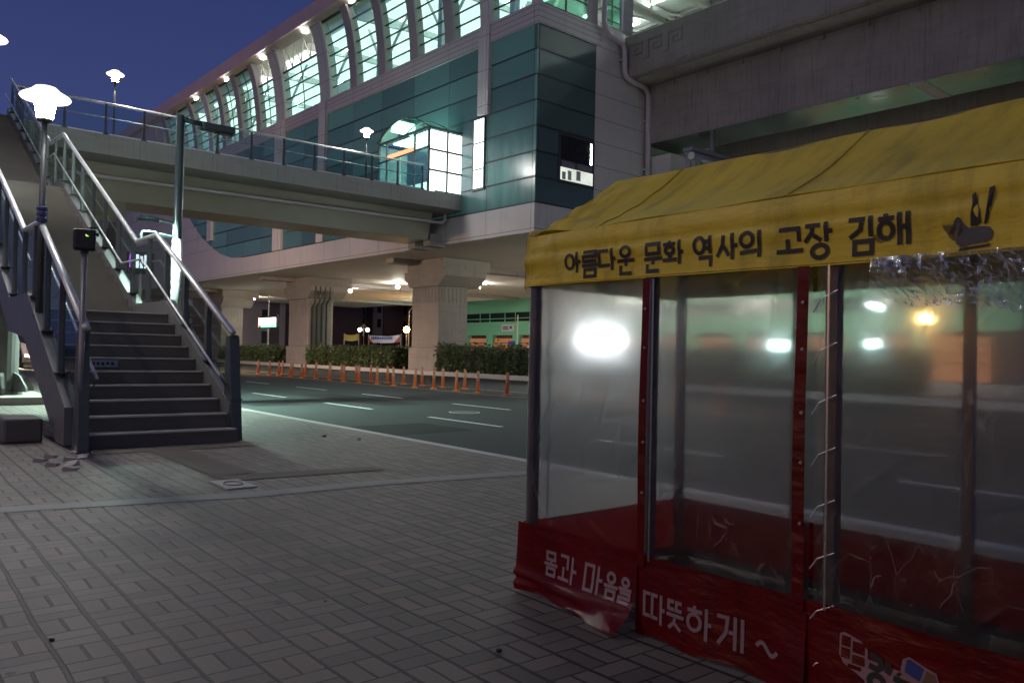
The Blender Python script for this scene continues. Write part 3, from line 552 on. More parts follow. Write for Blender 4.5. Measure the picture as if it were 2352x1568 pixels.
for t0, t1 in ((8.0, 10.75), (13.9, 16.6)):
    gmesh = vp(MB().box(t0, t1, SV, -.06, 12.68, 15.78), 'box_girder', 'concd')
    vp(MB().box(t0 - .01, t1 + .01, SV, -.08, 12.655, 12.679), 'girder_underside', 'boxg', gmesh)
    for s in (-14.2, -29., -44.): vp(MB().box(t0 - .03, t1 + .03, s - .3, s + .3, 12.64, 15.77), 'splice_plate', 'concd', gmesh)
    for k in range(14): vp(MB().box(t0 - .10, t0 - .001, -2.0 - k * 2.05, -1.9 - k * 2.05, 15.55, 15.77), 'bracket', 'concd', gmesh)
vp(MB().box(20.2, 20.5, SV, -.05, 16.05, 18.0), 'parapet', 'concd')
# platform canopy above the tracks
CN = thing('platform_canopy', 'white lit platform canopy with arched beams seen above the viaduct parapet', 'canopy', (24.5, 28.75, 0), ST_ROT)
def cp(mb, name, m, parent=CN, **k): return mb.build(name, m, parent, world=False, **k)
cp(MB().box(6.6, 26, -30, -.5, 24.2, 24.4), 'roof_sheet', 'inceil')
for k in range(8):
    s = -1.6 - 3.6 * k
    cp(MB().prism([(6.7, 21.8), (9, 22.8), (14, 23.5), (20, 23.6), (26, 23.2), (26, 24.1), (6.7, 24.1), (6.7, 22.6)], 1, s - .15, s + .15), 'arched_beam', 'steelw')
    cp(MB().tube([(10, s, 23.2), (15, s - 3.6, 24.1)], .08, 6), 'brace', 'steelw'); cp(MB().tube([(15, s, 23.6), (20, s - 3.6, 24.1)], .08, 6), 'brace', 'steelw')
for t in (11., 13.2, 18., 22.5): cp(MB().box(t - .1, t + .1, -30, -.6, 23.95, 24.15), 'purlin', 'steelw')
for t in (12.2, 17.0):
    for s in (-4, -9, -15, -21): cp(MB().box(t - .12, t + .12, s - 1.2, s + 1.2, 23.55, 23.62), 'tube_light', 'tube')
for s in (-3, -15, -27): cp(MB().box(15.6, 15.9, s - .15, s + .15, 16.05, 24.2), 'post', 'steelw')

# equipment bracket below the deck, its top just above the tent
EQ = thing('equipment_bracket', 'grey case with a round end hung beside the white boxed duct above the tent', 'equipment', (31.50, 25.2, 11.46))
MB().box(-.1, 3.5, -.25, .35, .0, .17).build('top_plate', 'equip', EQ, world=False)
MB().tube([(.02, -.14, -.25), (3.4, -.14, -.25)], .19, 14).build('cylinder', 'equip', EQ, world=False, smooth=True)
MB().tube([(-.05, -.14, -.25), (.018, -.14, -.25)], .185, 14).build('end_cap', 'steelw', EQ, world=False)
MB().box(.0, .10, -.05, .25, -1.2, .0).build('bracket_post', 'equip', EQ, world=False); MB().box(.8, .90, -.05, .25, -1.2, .0).build('bracket_post', 'equip', EQ, world=False)
MB().box(1.9, 2.05, .0, .2, .17, 1.22).build('hanger_arm', 'equip', EQ, world=False)

# ------------------------------------------------------------------ station piers
def pier(x0, x1, y0, y1, label, pipes=False, ped=True):
    t = thing('viaduct_pier', label, 'pier', ((x0 + x1) / 2, (y0 + y1) / 2, .07), 0, 'concrete piers under the station')
    MB().box(x0, x1, y0, y1, 1.5, 5.35).build('shaft', 'conc', t, bevel=.06)
    gv = MB()
    for k in range(9):
        y = y0 + .15 + (y1 - y0 - .3) * k / 8; gv.box(x0 - .03, x0 - .001, y - .09, y + .09, 4.35, 5.3)
    for k in range(7):
        x = x0 + .15 + (x1 - x0 - .3) * k / 6; gv.box(x - .09, x + .09, y0 - .03, y0 - .001, 4.35, 5.3)
    gv.build('fluted_collar', 'conc', t)
    if ped: MB().box(x0 - .14, x1 + .14, y0 - .12, y1 + .12, .05, 1.5).build('pedestal', 'conc', t, bevel=.05)
    MB().prism([(y0 - .1, 5.35), (y1 + .1, 5.35), (y1 + .8, 5.95), (y1 + .8, 6.35), (y0 - .8, 6.35), (y0 - .8, 5.95)], 0, x0 - .12, x1 + .8).build('cap', 'conc', t)
    MB().box(x0 - .1, x1 + 1.4, y0 - .5, y1 + .5, 6.35, 7.06).build('crossbeam', 'conc', t)
    if pipes:
        for k in range(4):
            y = y0 - .14; x = x0 + .25 + k * .42
            MB().tube([(x, y - .06, .1), (x, y - .06, 4.6 + .12 * k), (x, y - .6, 5.0 + .12 * k), (x, y - .6, 6.3)], .085, 8).build('drain_pipe', 'spole', t, smooth=True)
    return t
pier(27.4, 29.6, 41.1, 44.2, 'broad concrete pier between the two long hedges, nearest the tent')
pier(27.4, 29.6, 59.9, 63.6, 'concrete pier with bundled dark drainpipes on its side, near the lit red and green sign', True)
pier(38.2, 40.4, 41.6, 44.8, 'far concrete pier whose cap shows behind the pier nearest the tent', ped=False)
pier(27.4, 29.6, 80., 83.6, 'distant concrete pier half hidden behind the right stair railing')

# ================================================================== FOOTBRIDGE
BY0, BY1 = 34.4, 39.95
BR = thing('footbridge', 'concrete pedestrian footbridge with glass railings crossing the road to the station', 'footbridge', (12, 37, 0))
MB().prism([(BY0, 8.72), (BY0, 9.5), (BY1, 9.5), (BY1, 8.72), (BY1 - .5, 8.62), (BY0 + .5, 8.62)], 0, 1.6, 24.45).build('deck', 'brid', BR)
MB().prism([(BY0 + 1.2, 8.62), (BY1 - 1.2, 8.62), (BY1 - 1.6, 7.22), (BY0 + 1.6, 7.22)], 0, 3.2, 23.2).build('girder', 'girder', BR)
MB().prism([(BY0 + 1.6, 7.22), (BY1 - 1.6, 7.22), (BY1 - 2.1, 6.6), (BY0 + 2.1, 6.6)], 0, 3.2, 8.3).build('haunch', 'girder', BR)
MB().tube([(4, BY0 + 1.02, 8.02), (23.7, BY0 + 1.02, 8.12), (23.85, BY0 + .95, 8.3), (23.85, BY0 + .95, 9.1)], .075, 8).build('service_pipe', 'pipe', BR, smooth=True)
for y in (BY0 + 2.0, BY1 - 2.0):
    MB().box(23.4, 24.42, y - .35, y + .35, 6.95, 7.6).build('bearing_block', 'concd', BR)
px_list = [4.2, 5.65, 7.09, 8.5, 9.97, 11.45, 12.93, 14.42, 15.9, 17.4, 18.9, 20.35, 21.8]
for y, sgn in ((BY0 + .08, -1), (BY1 - .08, 1)):
    for k, x in enumerate(px_list):
        p = MB().prism([(x - .05, 9.5), (x + .05, 9.5), (x + .035, 10.72), (x - .035, 10.72)], 1, y - .04, y + .04).box(x - .1, x + .1, y - .07, y + .07, 9.5, 9.56)
        p.build('rail_post', 'postd', BR)
        if k + 1 < len(px_list): MB().face([(x + .06, y, 9.58), (px_list[k + 1] - .06, y, 9.58), (px_list[k + 1] - .06, y, 10.66), (x + .06, y, 10.66)]).build('rail_glass', 'blueglass', BR)
    MB().tube([(3.95, y, 10.75), (21.9, y, 10.75)], .05, 10).build('handrail', 'stain', BR, smooth=True)
    MB().tube([(3.95, y - sgn * .08, 10.2), (21.9, y - sgn * .08, 10.2)], .022, 6).build('lower_rail', 'stain', BR, smooth=True)
    MB().box(4.0, 21.9, y - .025, y + .025, 9.52, 9.57).build('rail_shoe', 'stain', BR)

# glass entrance porch on the bridge
EP = thing('glass_entrance_porch', 'brightly lit glass porch with arched roof on the footbridge by the station wall', 'porch', (22.17, BY0, 9.5))
ex0, ex1, ey0, ey1, ez, et = 22.17, 24.42, BY0 + .12, BY1 - .2, 12.78, 13.75
for x in (ex0, ex1 - .06):
    for y in (ey0, ey1 - .1): MB().box(x, x + .10, y, y + .10, 9.5, ez).build('corner_post', 'postd', EP)
for yc in (1.35, 4.25): MB().box(ex0, ex0 + .08, ey0 + yc, ey0 + yc + .09, 9.5, ez).build('door_post', 'postd', EP)
MB().box(ex0 - .03, ex0 + .1, ey0, ey1, ez, ez + .10).build('lintel', 'postd', EP); MB().box(ex0, ex0 + .08, ey0, ey1, 11.75, 11.83).build('transom', 'postd', EP)
MB().box(ex0, ex0 + .05, ey0 + 1.5, ey0 + 4.2, 11.85, 12.05).build('door_header', 'signr', EP)
for y0, y1 in ((ey0 + .12, ey0 + 1.33), (ey0 + 1.46, ey0 + 2.8), (ey0 + 2.86, ey0 + 4.22), (ey0 + 4.36, ey1 - .12)):
    MB().face([(ex0 + .04, y0, 9.55), (ex0 + .04, y1, 9.55), (ex0 + .04, y1, ez), (ex0 + .04, y0, ez)]).build('door_glass', 'winglass', EP)
pc = MB()
for k in range(2):
    for q in range(3):
        x0 = ex0 + .14 + k * 1.10; z0 = 9.62 + q * 1.06
        p = MB().box(x0, x0 + 1.0, ey0 + .03, ey0 + .06, z0, z0 + .96).build('frosted_pane', 'litpane', EP, bevel=.02)
MB().box(ex0 + 1.14, ex0 + 1.24, ey0, ey0 + .09, 9.55, ez).box(ex0 + .1, ex0 + 1.14, ey0, ey0 + .09, 10.58, 10.68).box(ex0 + .1, ex0 + 1.14, ey0, ey0 + .09, 11.64, 11.74).box(ex0 + 1.24, ex1 - .06, ey0, ey0 + .09, 10.58, 10.68).box(ex0 + 1.24, ex1 - .06, ey0, ey0 + .09, 11.64, 11.74).box(ex0 + .1, ex1 - .06, ey0, ey0 + .09, ez, ez + .1).build('side_frame', 'postd', EP)
arc = [(ey0 + (ey1 - ey0) * k / 16, ez + .1 + (et - ez - .1) * sin(pi * k / 16)) for k in range(17)]
MB().grid(lambda u, v: (ex0 - .1 + (ex1 - ex0 + .1) * u, *arc[round(v * 16)]), 1, 16).build('arched_roof', 'winglass', EP, smooth=True)
for x in (ex0 - .1, ex0 + 1.1, ex1): MB().tube([(x, a, b) for a, b in arc], .035, 6).build('roof_hoop', 'postd', EP)
MB().face([(ex0, a, b) for a, b in arc]).build('gable_glass', 'winglass', EP)
MB().box(ex0 + .5, ex1 - .3, ey0 + .8, ey1 - .8, ez + .02, ez + .10).build('ceiling_light', 'porchlight', EP)
MB().box(ex1 + .0, ex1 + .03, ey0 + .1, ey1 - .1, 9.5, ez).build('back_wall', 'inwall', EP)
MB().box(ex0 + .1, ex1, ey1 - .05, ey1 - .02, 9.5, ez).build('far_wall', 'inwall', EP)
# ================================================================== STAIRS UP TO THE BRIDGE
SX0, SX1 = 1.99, 3.77
SS = thing('stairway', 'wide granite stairway with glass and steel railings climbing to the footbridge', 'stairway', (2.9, 10.3, 0))
steps = []
r1, d1 = .175, .356
for k in range(10): steps.append((10.28 + k * d1, k * r1, d1, r1))
for k in range(20): steps.append((15.72 + k * .39, 1.75 + k * .175, .39, .175))
for k in range(24): steps.append((25.15 + k * .385, 5.25 + k * .177, .392, .177))
for (y, z, d, r) in steps:
    far = y > 14
    st = MB().box(SX0, SX1, y, y + d + .25, z - .12 if far else max(z - .10, -.02), z + r - .004).build('step', 'stair', SS)
    if not far: MB().box(SX0 + .02, SX1 - .02, y - .012, y + .06, z + r - .020, z + r + .002).build('nosing', 'nosing', st)
for y0, y1, z in ((13.84, 15.9, 1.75), (23.4, 25.4, 5.25), (34.3, 36., 9.497)):
    MB().box(SX0 - .1, SX1 + .1, y0, y1, z - .2, z - .003).build('landing', 'stair', SS)
topl = [(10.62, .02), (10.62, .47), (13.70, 1.97), (15.62, 1.98), (23.45, 5.50), (25.05, 5.56), (34.4, 9.85)]
botl = [(34.4, 9.05), (25.2, 4.95), (23.4, 4.88), (15.6, 1.42), (14.0, 1.32), (11.1, .02)]
for x0, x1 in ((SX0 - .16, SX0 - .002), (SX1 + .002, SX1 + .16)):
    MB().prism([(a, b) for a, b in topl + botl], 0, x0, x1).build('stringer', 'string', SS)
MB().prism([(11.2, .02), (14.0, 1.28), (15.6, 1.38), (23.4, 4.84), (25.2, 4.9), (34.4, 9.0), (34.4, 8.9), (25.2, 4.75), (23.4, 4.7), (15.6, 1.25), (14.0, 1.15), (11.6, .02)], 0, SX0, SX1).build('underside', 'soffd', SS)
def along(line, y):
    for (a, b), (c, d) in zip(line, line[1:]):
        if a <= y <= c and c > a: return b + (d - b) * (y - a) / (c - a)
    return line[-1][1]
tl = topl[1:]
hr = [(10.78, 1.42), (14.54, 3.14), (15.87, 3.15), (23.58, 6.72), (25.45, 6.84), (34.4, 10.95)]
lr = [(10.80, .84), (14.91, 2.74), (16.35, 2.77), (23.9, 6.24), (25.7, 6.33), (34.4, 10.35)]
posts = [10.72, 11.75, 12.85, 13.9, 15.0, 16.1, 17.3, 18.5, 19.7, 20.9, 22.1, 23.3, 24.6, 25.9, 27.2, 28.5, 29.8, 31.1, 32.4, 33.7]
for xr, sgn in ((SX0 - .08, -1), (SX1 + .08, 1)):
    hy = hr if sgn > 0 else [(9.74, 1.36), (13.26, 2.98), (14.6, 3.0)] + hr[3:]
    if sgn < 0: hy = [(9.95, 1.40), (13.26, 2.98), (14.75, 3.02), (23.3, 6.66), (25.3, 6.80), (34.4, 10.95)]
    ly = lr if sgn > 0 else [(10.1, .83), (13.6, 2.50), (15.2, 2.58), (23.6, 6.18), (25.6, 6.30), (34.4, 10.35)]
    ps = posts if sgn > 0 else [10.05] + [p - .35 for p in posts[1:]]
    MB().tube([(xr, a, b) for a, b in hy], .045, 12).build('handrail', 'stain', SS, smooth=True)
    xi = xr - sgn * .15
    MB().tube([(xi, a, b) for a, b in ly], .019, 8).build('lower_handrail', 'stain', SS, smooth=True)
    for k, y in enumerate(ps):
        zb = along(tl, y) if y > 10.62 else 0.0; zt = along(hy, max(y, hy[0][0])) - .03
        h = zt - zb; bw = .075
        pr = [(0, 0), (.035, .25 * h), (.045, .55 * h), (.03, .8 * h), (0, h)]
        L = [(y + a - (bw * (1 - .55 * b / h)), zb + b) for a, b in pr]; R_ = [(y + a + (bw * (1 - .55 * b / h)) * .6, zb + b) for a, b in pr]
        po = MB().prism(L + R_[::-1], 0, xr - .035, xr + .035)
        po.box(xr - .075, xr + .075, y - .16, y + .12, zb - .002, zb + .02).build('rail_post', 'postd', SS)
        ya = y - sgn * 0
        MB().tube([(xr, y + .02, along(ly, max(y, ly[0][0])) - .10), (xr - sgn * .10, y + .02, along(ly, max(y, ly[0][0])) - .11), (xi, y + .02, along(ly, max(y, ly[0][0])) - .015)], .011, 6).build('rail_bracket', 'postd', SS)
        if k + 1 < len(ps):
            y2 = ps[k + 1]; ya, yb = y + .07, y2 - .10
            ylist = sorted([ya, yb] + [q for q, _ in hy + tl if ya < q < yb])
            lo = [(xr, q, (along(tl, q) if q > 10.62 else .2) + .06) for q in ylist]; hi = [(xr, q, along(hy, q) - .10) for q in ylist]
            MB().face(lo + hi[::-1]).build('rail_glass', 'railglass', SS)
    if sgn > 0: MB().prism([(10.50, 0), (10.88, 0), (10.86, .75), (10.84, 1.38), (10.70, 1.38), (10.62, .8)], 0, xr - .07, xr + .07).build('end_post', 'postd', SS, bevel=.01)
    else: MB().prism([(9.92, 0), (10.25, 0), (10.22, .75), (10.16, 1.38), (10.06, 1.38), (10.0, .8)], 0, xr - .06, xr + .06).build('end_post', 'postd', SS, bevel=.01)
# pier under the first landing and its base slab
PR = thing('stair_pier', 'round steel pier on a concrete slab under the stairway at the left edge', 'pier', (2.15, 19.6, 0))
MB().box(1.2, 2.95, 18.3, 20.9, 0, .16).build('base_slab', 'conc', PR, bevel=.02)
MB().lathe([(.42, .16), (.42, .22), (.34, .23), (.34, 3.2), (.5, 3.3), (.5, 3.4)], (2.15, 19.5, 0), 24).build('column', 'soffd', PR, smooth=False)
for k in range(8):
    a = 2 * pi * k / 8; MB().prism([(.34, .22), (.62, .22), (.62, .3), (.46, .55), (.34, .62)], 1, -.03, .03).build('gusset', 'soffd', PR, world=False).location = (0, -.1, 0)
    PR.children[-1].rotation_euler = (0, 0, a)
PL = MB().box(1.30, 1.72, 11.3, 12.0, 0, .30).build('concrete_block', 'soffd', bevel=.03, org=(1.5, 11.6, 0)); tag(PL, 'low dark square block against the foot of the left stair railing', 'block')
# small sticker sign on a riser
SG = tag(MB().box(2.23, 2.72, 12.045, 12.055, .915, 1.015).build('riser_sticker', 'paleblue', org=(2.47, 12.05, .9)), 'pale blue sticker sign stuck on a stair riser', 'sticker')
q = MB()
for k in range(7): q.box(2.27 + k * .06, 2.305 + k * .06, 12.042, 12.0449, .94 + .01 * (k % 2), .985)
q.build('print', 'ink', SG)
# pole with black box in front of the stairs
BX = thing('signal_box_pole', 'black box with a small green arrow on a slim pole in front of the stairs', 'signal', (1.88, 10.02, 0))
MB().tube([(0, 0, 0), (0, 0, 2.29)], .032, 14).build('pole', 'galv', BX, world=False, smooth=True)
MB().lathe([(.09, 0), (.09, .02), (.045, .03), (.04, .08)], (0, 0, 0), 14).build('base_flange', 'galv', BX, world=False)
bx = MB().box(-.115, .115, -.07, .07, 2.275, 2.515).build('box', 'black', BX, world=False, bevel=.025); bx.rotation_euler = (0, 0, radians(-11))
MB().box(.115, .14, -.06, .05, 2.45, 2.48).build('hinge', 'black', bx, world=False)
MB().face([(.005, -.0725, 2.455), (.042, -.0725, 2.432), (.012, -.0725, 2.43)]).build('arrow', 'arrow', bx, world=False)
MB().box(-.035, .035, -.035, .035, 2.245, 2.28).build('clamp', 'black', BX, world=False)

# ================================================================== LAMPS
def globe_lamp(label, base, h, rings=False, m='lamp'):
    t = thing('globe_lamp', label, 'lamp', base, 0, 'white globe lamps along the stairs and bridge')
    MB().tube([(0, 0, 0), (0, 0, h - .42)], [.052, .036], 14).build('pole', 'lpole', t, world=False, smooth=True)
    MB().lathe([(.09, 0), (.09, .03), (.06, .05)], (0, 0, 0), 14).build('base_plate', 'lpole', t, world=False)
    if rings:
        for z in (.02, .10, .18): MB().lathe([(.06, 0), (.072, .01), (.072, .045), (.06, .055)], (0, 0, rings + z), 16).build('ring', 'bluep', t, world=False)
    MB().lathe([(.075, h - .44), (.10, h - .42), (.10, h - .39), (.08, h - .385)], (0, 0, 0), 18).build('collar', 'lpole', t, world=False, smooth=True)
    MB().lathe([(.105, h - .38), (.125, h - .25), (.155, h - .10), (.165, h - .085)], (0, 0, 0), 24).build('glass_globe', m, t, world=False, smooth=True)
    MB().lathe([(.16, h - .08), (.315, h - .11), (.33, h - .088), (.315, h - .065), (.19, h + .01), (.14, h + .06), (.05, h + .085)], (0, 0, 0), 30).build('shade', 'lampd', t, world=False, smooth=True)
    return t
globe_lamp('large white globe lamp beside the lower stair railing, nearest the camera', (1.90, 13.1, 1.6), 3.23, rings=1.34)
globe_lamp('white globe lamp on the footbridge railing against the blue sky', (7.43, BY0 + .3, 9.5), 2.62, m='lampb')
globe_lamp('white globe lamp on the footbridge beside the glass porch', (18.7, BY0 + .3, 9.5), 2.52, m='lampb')
globe_lamp('white globe lamp cut off by the left picture edge, beside the upper stairs', (1.80, 19.55, 3.6), 3.98, m='lampb')

# street lamp with two arms behind the stairs
SL = thing('street_lamp', 'dark street lamp with unlit road arm and two lit lower arms behind the stairs', 'street lamp', (5.75, 20.0, 0))
MB().tube([(0, 0, 0), (0, 0, 2.4), (0, 0, 6.80)], [.12, .11, .095], 16).build('pole', 'spole', SL, world=False, smooth=True)
MB().lathe([(.2, 0), (.2, .03), (.12, .05), (.11, .4)], (0, 0, 0), 16).build('base', 'spole', SL, world=False)
MB().tube([(0, 0, .4), (0, 0, 3.80)], .118, 16).build('pole_painted_light', 'rib', SL, world=False, smooth=True)  # paler pole colour stands in for the arm lamps' light on it
MB().tube([(.0, .0, 6.72), (.62, 0, 6.69)], .065, 10).build('road_arm', 'spole', SL, world=False, smooth=True)
hd = MB().box(.5, 1.30, -.13, .13, 6.56, 6.74).build('road_lamp_head', 'spole', SL, world=False, bevel=.03)
MB().box(.85, 1.24, -.09, .09, 6.53, 6.558).build('lens', 'greend', hd, world=False)
for z, x1, ln in ((4.20, -.92, .46), (3.86, -.80, .30)):
    MB().tube([(-.06, 0, z - .02), (x1 + ln, 0, z + .03)], .035, 8).build('path_arm', 'spole', SL, world=False)
    hd = MB().box(x1, x1 + ln, -.09, .09, z + .0, z + .07).build('path_lamp_head', 'spole', SL, world=False, bevel=.02)
    MB().lathe([(.03, -.05), (.13, -.02), (.13, .0)], (0, 0, 0), 16).build('lens', 'led', hd, world=False).location = (x1 + ln / 2 - .03, 0, z - .005)
    hd.children[0].scale = (ln / .30, .62, .45)
    MB().box(x1 - .012, x1, -.12, .12, z - .10, z + .02).build('added_light_blocker', 'spole', hd, world=False)  # plates added to keep lamp light off the stairs and near paving
    MB().box(x1, x1 + ln, -.122, -.11, z - .060, z + .02).build('added_light_blocker', 'spole', hd, world=False)
# street lamps on poles; three of them unseen and added for their light
def sodium(label, base, h, arm, rot, m='sodium', head=.5):
    t = thing('real_or_added_led_lamp' if m[:3] == 'led' else 'real_or_added_sodium_lamp', label, 'street lamp', base, rot)
    MB().tube([(0, 0, 0), (0, 0, h - .5), (arm * .25, 0, h - .1), (arm, 0, h)], [.09, .065, .05, .04], 10).build('pole', 'galv', t, world=False, smooth=True)
    hd = MB().box(arm - .05, arm + head, -.12, .12, h - .03, h + .09).build('lamp_head', 'galv', t, world=False, bevel=.03)
    if m == 'warm_fill': MB().box(arm - .02, arm + head, -.15, -.125, h - .42, h - .0).build('added_light_blocker', 'galv', hd, world=False)  # plate added to block this lamp's light toward the stairs
    MB().box(arm + .05, arm + head - .06, -.09, .09, h - (.16 if m == 'sodium' or m == 'led_side_fill' else .07), h - .032).build('lens', m, hd, world=False)
    return t
sodium('orange street lamp on the pavement beyond the left picture edge', (-28.0, 12.9, 0), 4.7, 1.2, 0)
sodium('added white fill lamp, unseen beyond the left picture edge, nearer the camera', (-6.8, 8.4, 0), 9.8, 1.2, 0, 'led_side_fill')  # unseen lamp added to brighten the tent roof
sodium('added unseen warm fill lamp over the road behind the stairway', (5.5, 47., 0), 5.5, 1.8, 0, 'warm_fill')  # unseen lamp added to warm the far kerb and piers
sodium('added unseen white lamp behind the broad pier, lighting the green building', (46.5, 75.6, 0), 6.2, 1.5, 0, 'led_wall_fill')  # unseen lamp added to light the green wall
sodium('bluish white street lamp blurred behind the tent, highest of its lights', (50.6, 25.8, 0), 4.9, -1.2, pi, 'ledfar')
def low_lamp(name, label, base, h, m, r=.22, n=1):
    t = thing(name, label, 'lamp', base)
    MB().tube([(0, 0, 0), (0, 0, h - r)], [.07, .05], 8).build('pole', 'galv', t, world=False)
    for k in range(n):
        x = (k - (n - 1) / 2) * 1.0
        if n > 1: MB().tube([(0, 0, h + .9), (x * .6, -x * .3, h + .5), (x, -x * .6, h + .1)], .04, 6).build('arm', 'galv', t, world=False)
        MB().lathe([(.02, -r), (r * .8, -r * .6), (r, 0), (r * .8, r * .6), (.02, r)], (x, -x * .6, h), 14).build('lamp_globe', m, t, world=False, smooth=True)
    if n > 1: MB().tube([(0, 0, h - r), (0, 0, h + .9)], .045, 6).build('mast', 'galv', t, world=False)
    return t
M['sod2'] = emis('distant_sodium_globe', (1., .48, .10), 120.); M['warm2'] = emis('distant_warm_globe', (1., .80, .50), 14.); M['cool2'] = emis('distant_cool_globe', (.62, 1., .92), 120.)
M['sod3'] = emis('sodium_globe_behind_vinyl', (1., .52, .14), 100.)
low_lamp('orange_lamp', 'small orange lamp glowing left of the broad pier, above the hedge', (45., 73.6, 0), 3.6, 'sod2', .34)
low_lamp('twin_lamp', 'small twin globe lamp on a white mast in front of the striped building', (60., 110.8, 0), 4.5, 'warm2', .32, 2)
low_lamp('led_lamp', 'bluish white lamp blurred behind the tent, left of the second red strip', (35., 22.24, 0), 1.85, 'cool2', .24)
low_lamp('led_lamp', 'faint bluish white lamp blurred behind the tent, low and right of the second red strip', (35., 17.54, 0), 1.99, 'cool2', .16)
low_lamp('orange_lamp', 'orange lamp seen blurred through the right half of the tent', (35., 15.25, 0), 3.1, 'sod3', .20)

# ================================================================== ROAD FURNITURE
def bollard():
    t = thing('lane_bollard', 'orange bollard', 'bollard', (0, 0, 0), 0, 'orange lane bollards in two rows on the road')
    MB().lathe([(.13, 0), (.13, .025), (.09, .045), (.06, .055)], (0, 0, 0), 14).build('base', 'orange', t, world=False)
    MB().lathe([(.062, .045), (.052, .70), (.040, .74), (.014, .76)], (0, 0, 0), 12).build('body', 'orange', t, world=False, smooth=True)
    for z in (.42, .53, .64): MB().lathe([(.0622 - .0155 * (z - .045), z), (.0614 - .0155 * (z - .045), z + .055)], (0, 0, 0), 12).build('band', 'refl', t, world=False)
    return t
proto = bollard(); first = True
def place(x, y, label):
    global first
    o = proto if first else copy_tree(proto); first = False
    o.location = (x, y, -.15); o['label'] = label; o.rotation_euler = (radians(random.uniform(-2, 2)), radians(random.uniform(-2, 2)), random.uniform(0, 6))
near = [20.5 + 1.42 * (k - 6) + random.uniform(-.06, .06) for k in range(22)]
for k, y in enumerate(near):
    if k < 6: lb = 'orange bollard blurred behind the tent vinyl, %s from its corner in the nearer row' % ORD[5 - k]
    else: lb = 'orange road bollard in the nearer row, %s to the left of the tent' % ORD[k - 6]
    place(16.35 + random.uniform(-.05, .05), y, lb)
farr = [24.5 + 1.42 * k + random.uniform(-.06, .06) for k in range(13)]
for k, y in enumerate(farr):
    place(17.55 + random.uniform(-.05, .05), y, 'orange road bollard in the farther row, %s from the right' % ORD[k])

def hedge(y0, y1, label, seed, x0=26.65, x1=28.9, h=1.5, n=5200):
    r = random.Random(seed); t = thing('hedge', label, 'hedge', ((x0 + x1) / 2, (y0 + y1) / 2, .07), 0, 'clipped hedges on the median')
    lf = MB(); cores = []
    def top(y, x): return h + .16 * sin(y * 1.9 + seed) + .12 * sin(y * 4.3 + 2 * seed + x * 2) + .08 * sin(y * 9.1 + x * 5)
    for k in range(int(n * (y1 - y0) / 8.)):
        y = r.uniform(y0, y1); w = r.random()
        if w < .5: x = x0 + abs(r.gauss(0, .12)) + .10 * sin(y * 3 + 1) + .08 * sin(y * 7.7); z = r.uniform(.1, top(y, x0))
        elif w < .88: x = r.uniform(x0, x1); z = top(y, x) - abs(r.gauss(0, .10)) + (.25 * r.random() if r.random() < .06 else 0)
        else: x = r.uniform(x0, x1); z = r.uniform(.2, top(y, x)); y = (y0 if r.random() < .6 else y1) + r.gauss(0, .12)
        a, b = r.uniform(0, 2 * pi), r.uniform(-1.0, 1.0); s = r.uniform(.05, .11)
        d1 = Vector((cos(a) * cos(b), sin(a) * cos(b), sin(b))); d2 = d1.cross(Vector((r.uniform(-1, 1), r.uniform(-1, 1), r.uniform(-1, 1)))).normalized(); c = Vector((x, y, z))
        lf.face([c - d1 * s, c + d2 * s * .5, c + d1 * s, c - d2 * s * .5])
    lf.build('foliage', 'leaf', t)
    MB().grid(lambda u, v: (x0 + .22 + (x1 - x0 - .4) * u, y0 + .15 + (y1 - y0 - .3) * v, (top(y0 + (y1 - y0) * v, x0) - .22) if 0 < u < 1 else .08), 4, max(8, int((y1 - y0) * 3))).build('branches', 'bark', t)
    return t
hedge(12.5, 40.3, 'dark clipped hedge from the broad pier to behind the tent', 1, n=4200, h=1.52)
hedge(45.6, 58.6, 'clipped hedge with pale leaves between the two nearer piers', 2, h=1.36)
hedge(65.2, 78.4, 'clipped hedge on the median beyond the pier with drainpipes', 3, h=1.32)

# direction sign on a thin mast, lit sign, banners, lit boards
RS = thing('direction_sign', 'white direction sign with blue print on a thin pale mast before the green building', 'sign', (36, 43.9, .0))
MB().tube([(0, 0, 0), (0, -.05, 4.0)], [.06, .04], 8).build('mast', 'steelw', RS, world=False)
MB().box(-.03, .03, 0, 1.75, 3.30, 3.37).build('arm', 'steelw', RS, world=False)
pn = MB().prism([(.45, 2.86), (1.75, 2.86), (1.75, 3.28), (.45, 3.28), (.36, 3.07)], 0, -.04, .0).build('panel', 'steelw', RS, world=False)
q = MB()
for y0, y1, z0, z1 in ((1.0, 1.6, 3.1, 3.2), (.9, 1.6, 2.97, 3.05), (.55, .8, 3.02, 3.22)): q.box(-.05, -.041, y0, y1, z0, z1)
q.build('print', 'ban_b', pn, world=False)
MB().box(-.04, .0, .2, .95, 1.9, 2.15).build('street_plate', 'ban_b', RS, world=False)
LS = thing('led_sign', 'glowing red white and green lit sign under the station beside the pier with drainpipes', 'sign', (31, 76.9, 3.3))
MB().box(-.1, .1, -2.3, 2.3, 0, 1.2).build('case', 'black', LS, world=False)
MB().box(-.13, -.1, -2.1, 2.1, .3, 1.0).build('white_text_field', 'signw', LS, world=False)
MB().box(-.13, -.1, 2.1, 2.3, .1, 1.1).build('red_edge', 'signr', LS, world=False); MB().box(-.13, -.1, -2.2, 1.6, .08, .28).build('green_edge', 'signg', LS, world=False)
MB().tube([(0, 0, 0), (0, 0, -3.3)], .1, 8).build('post', 'galv', LS, world=False)
MB().tube([(0, 0, 1.2), (0, 0, 3.6)], .06, 8).build('hanger', 'galv', LS, world=False)
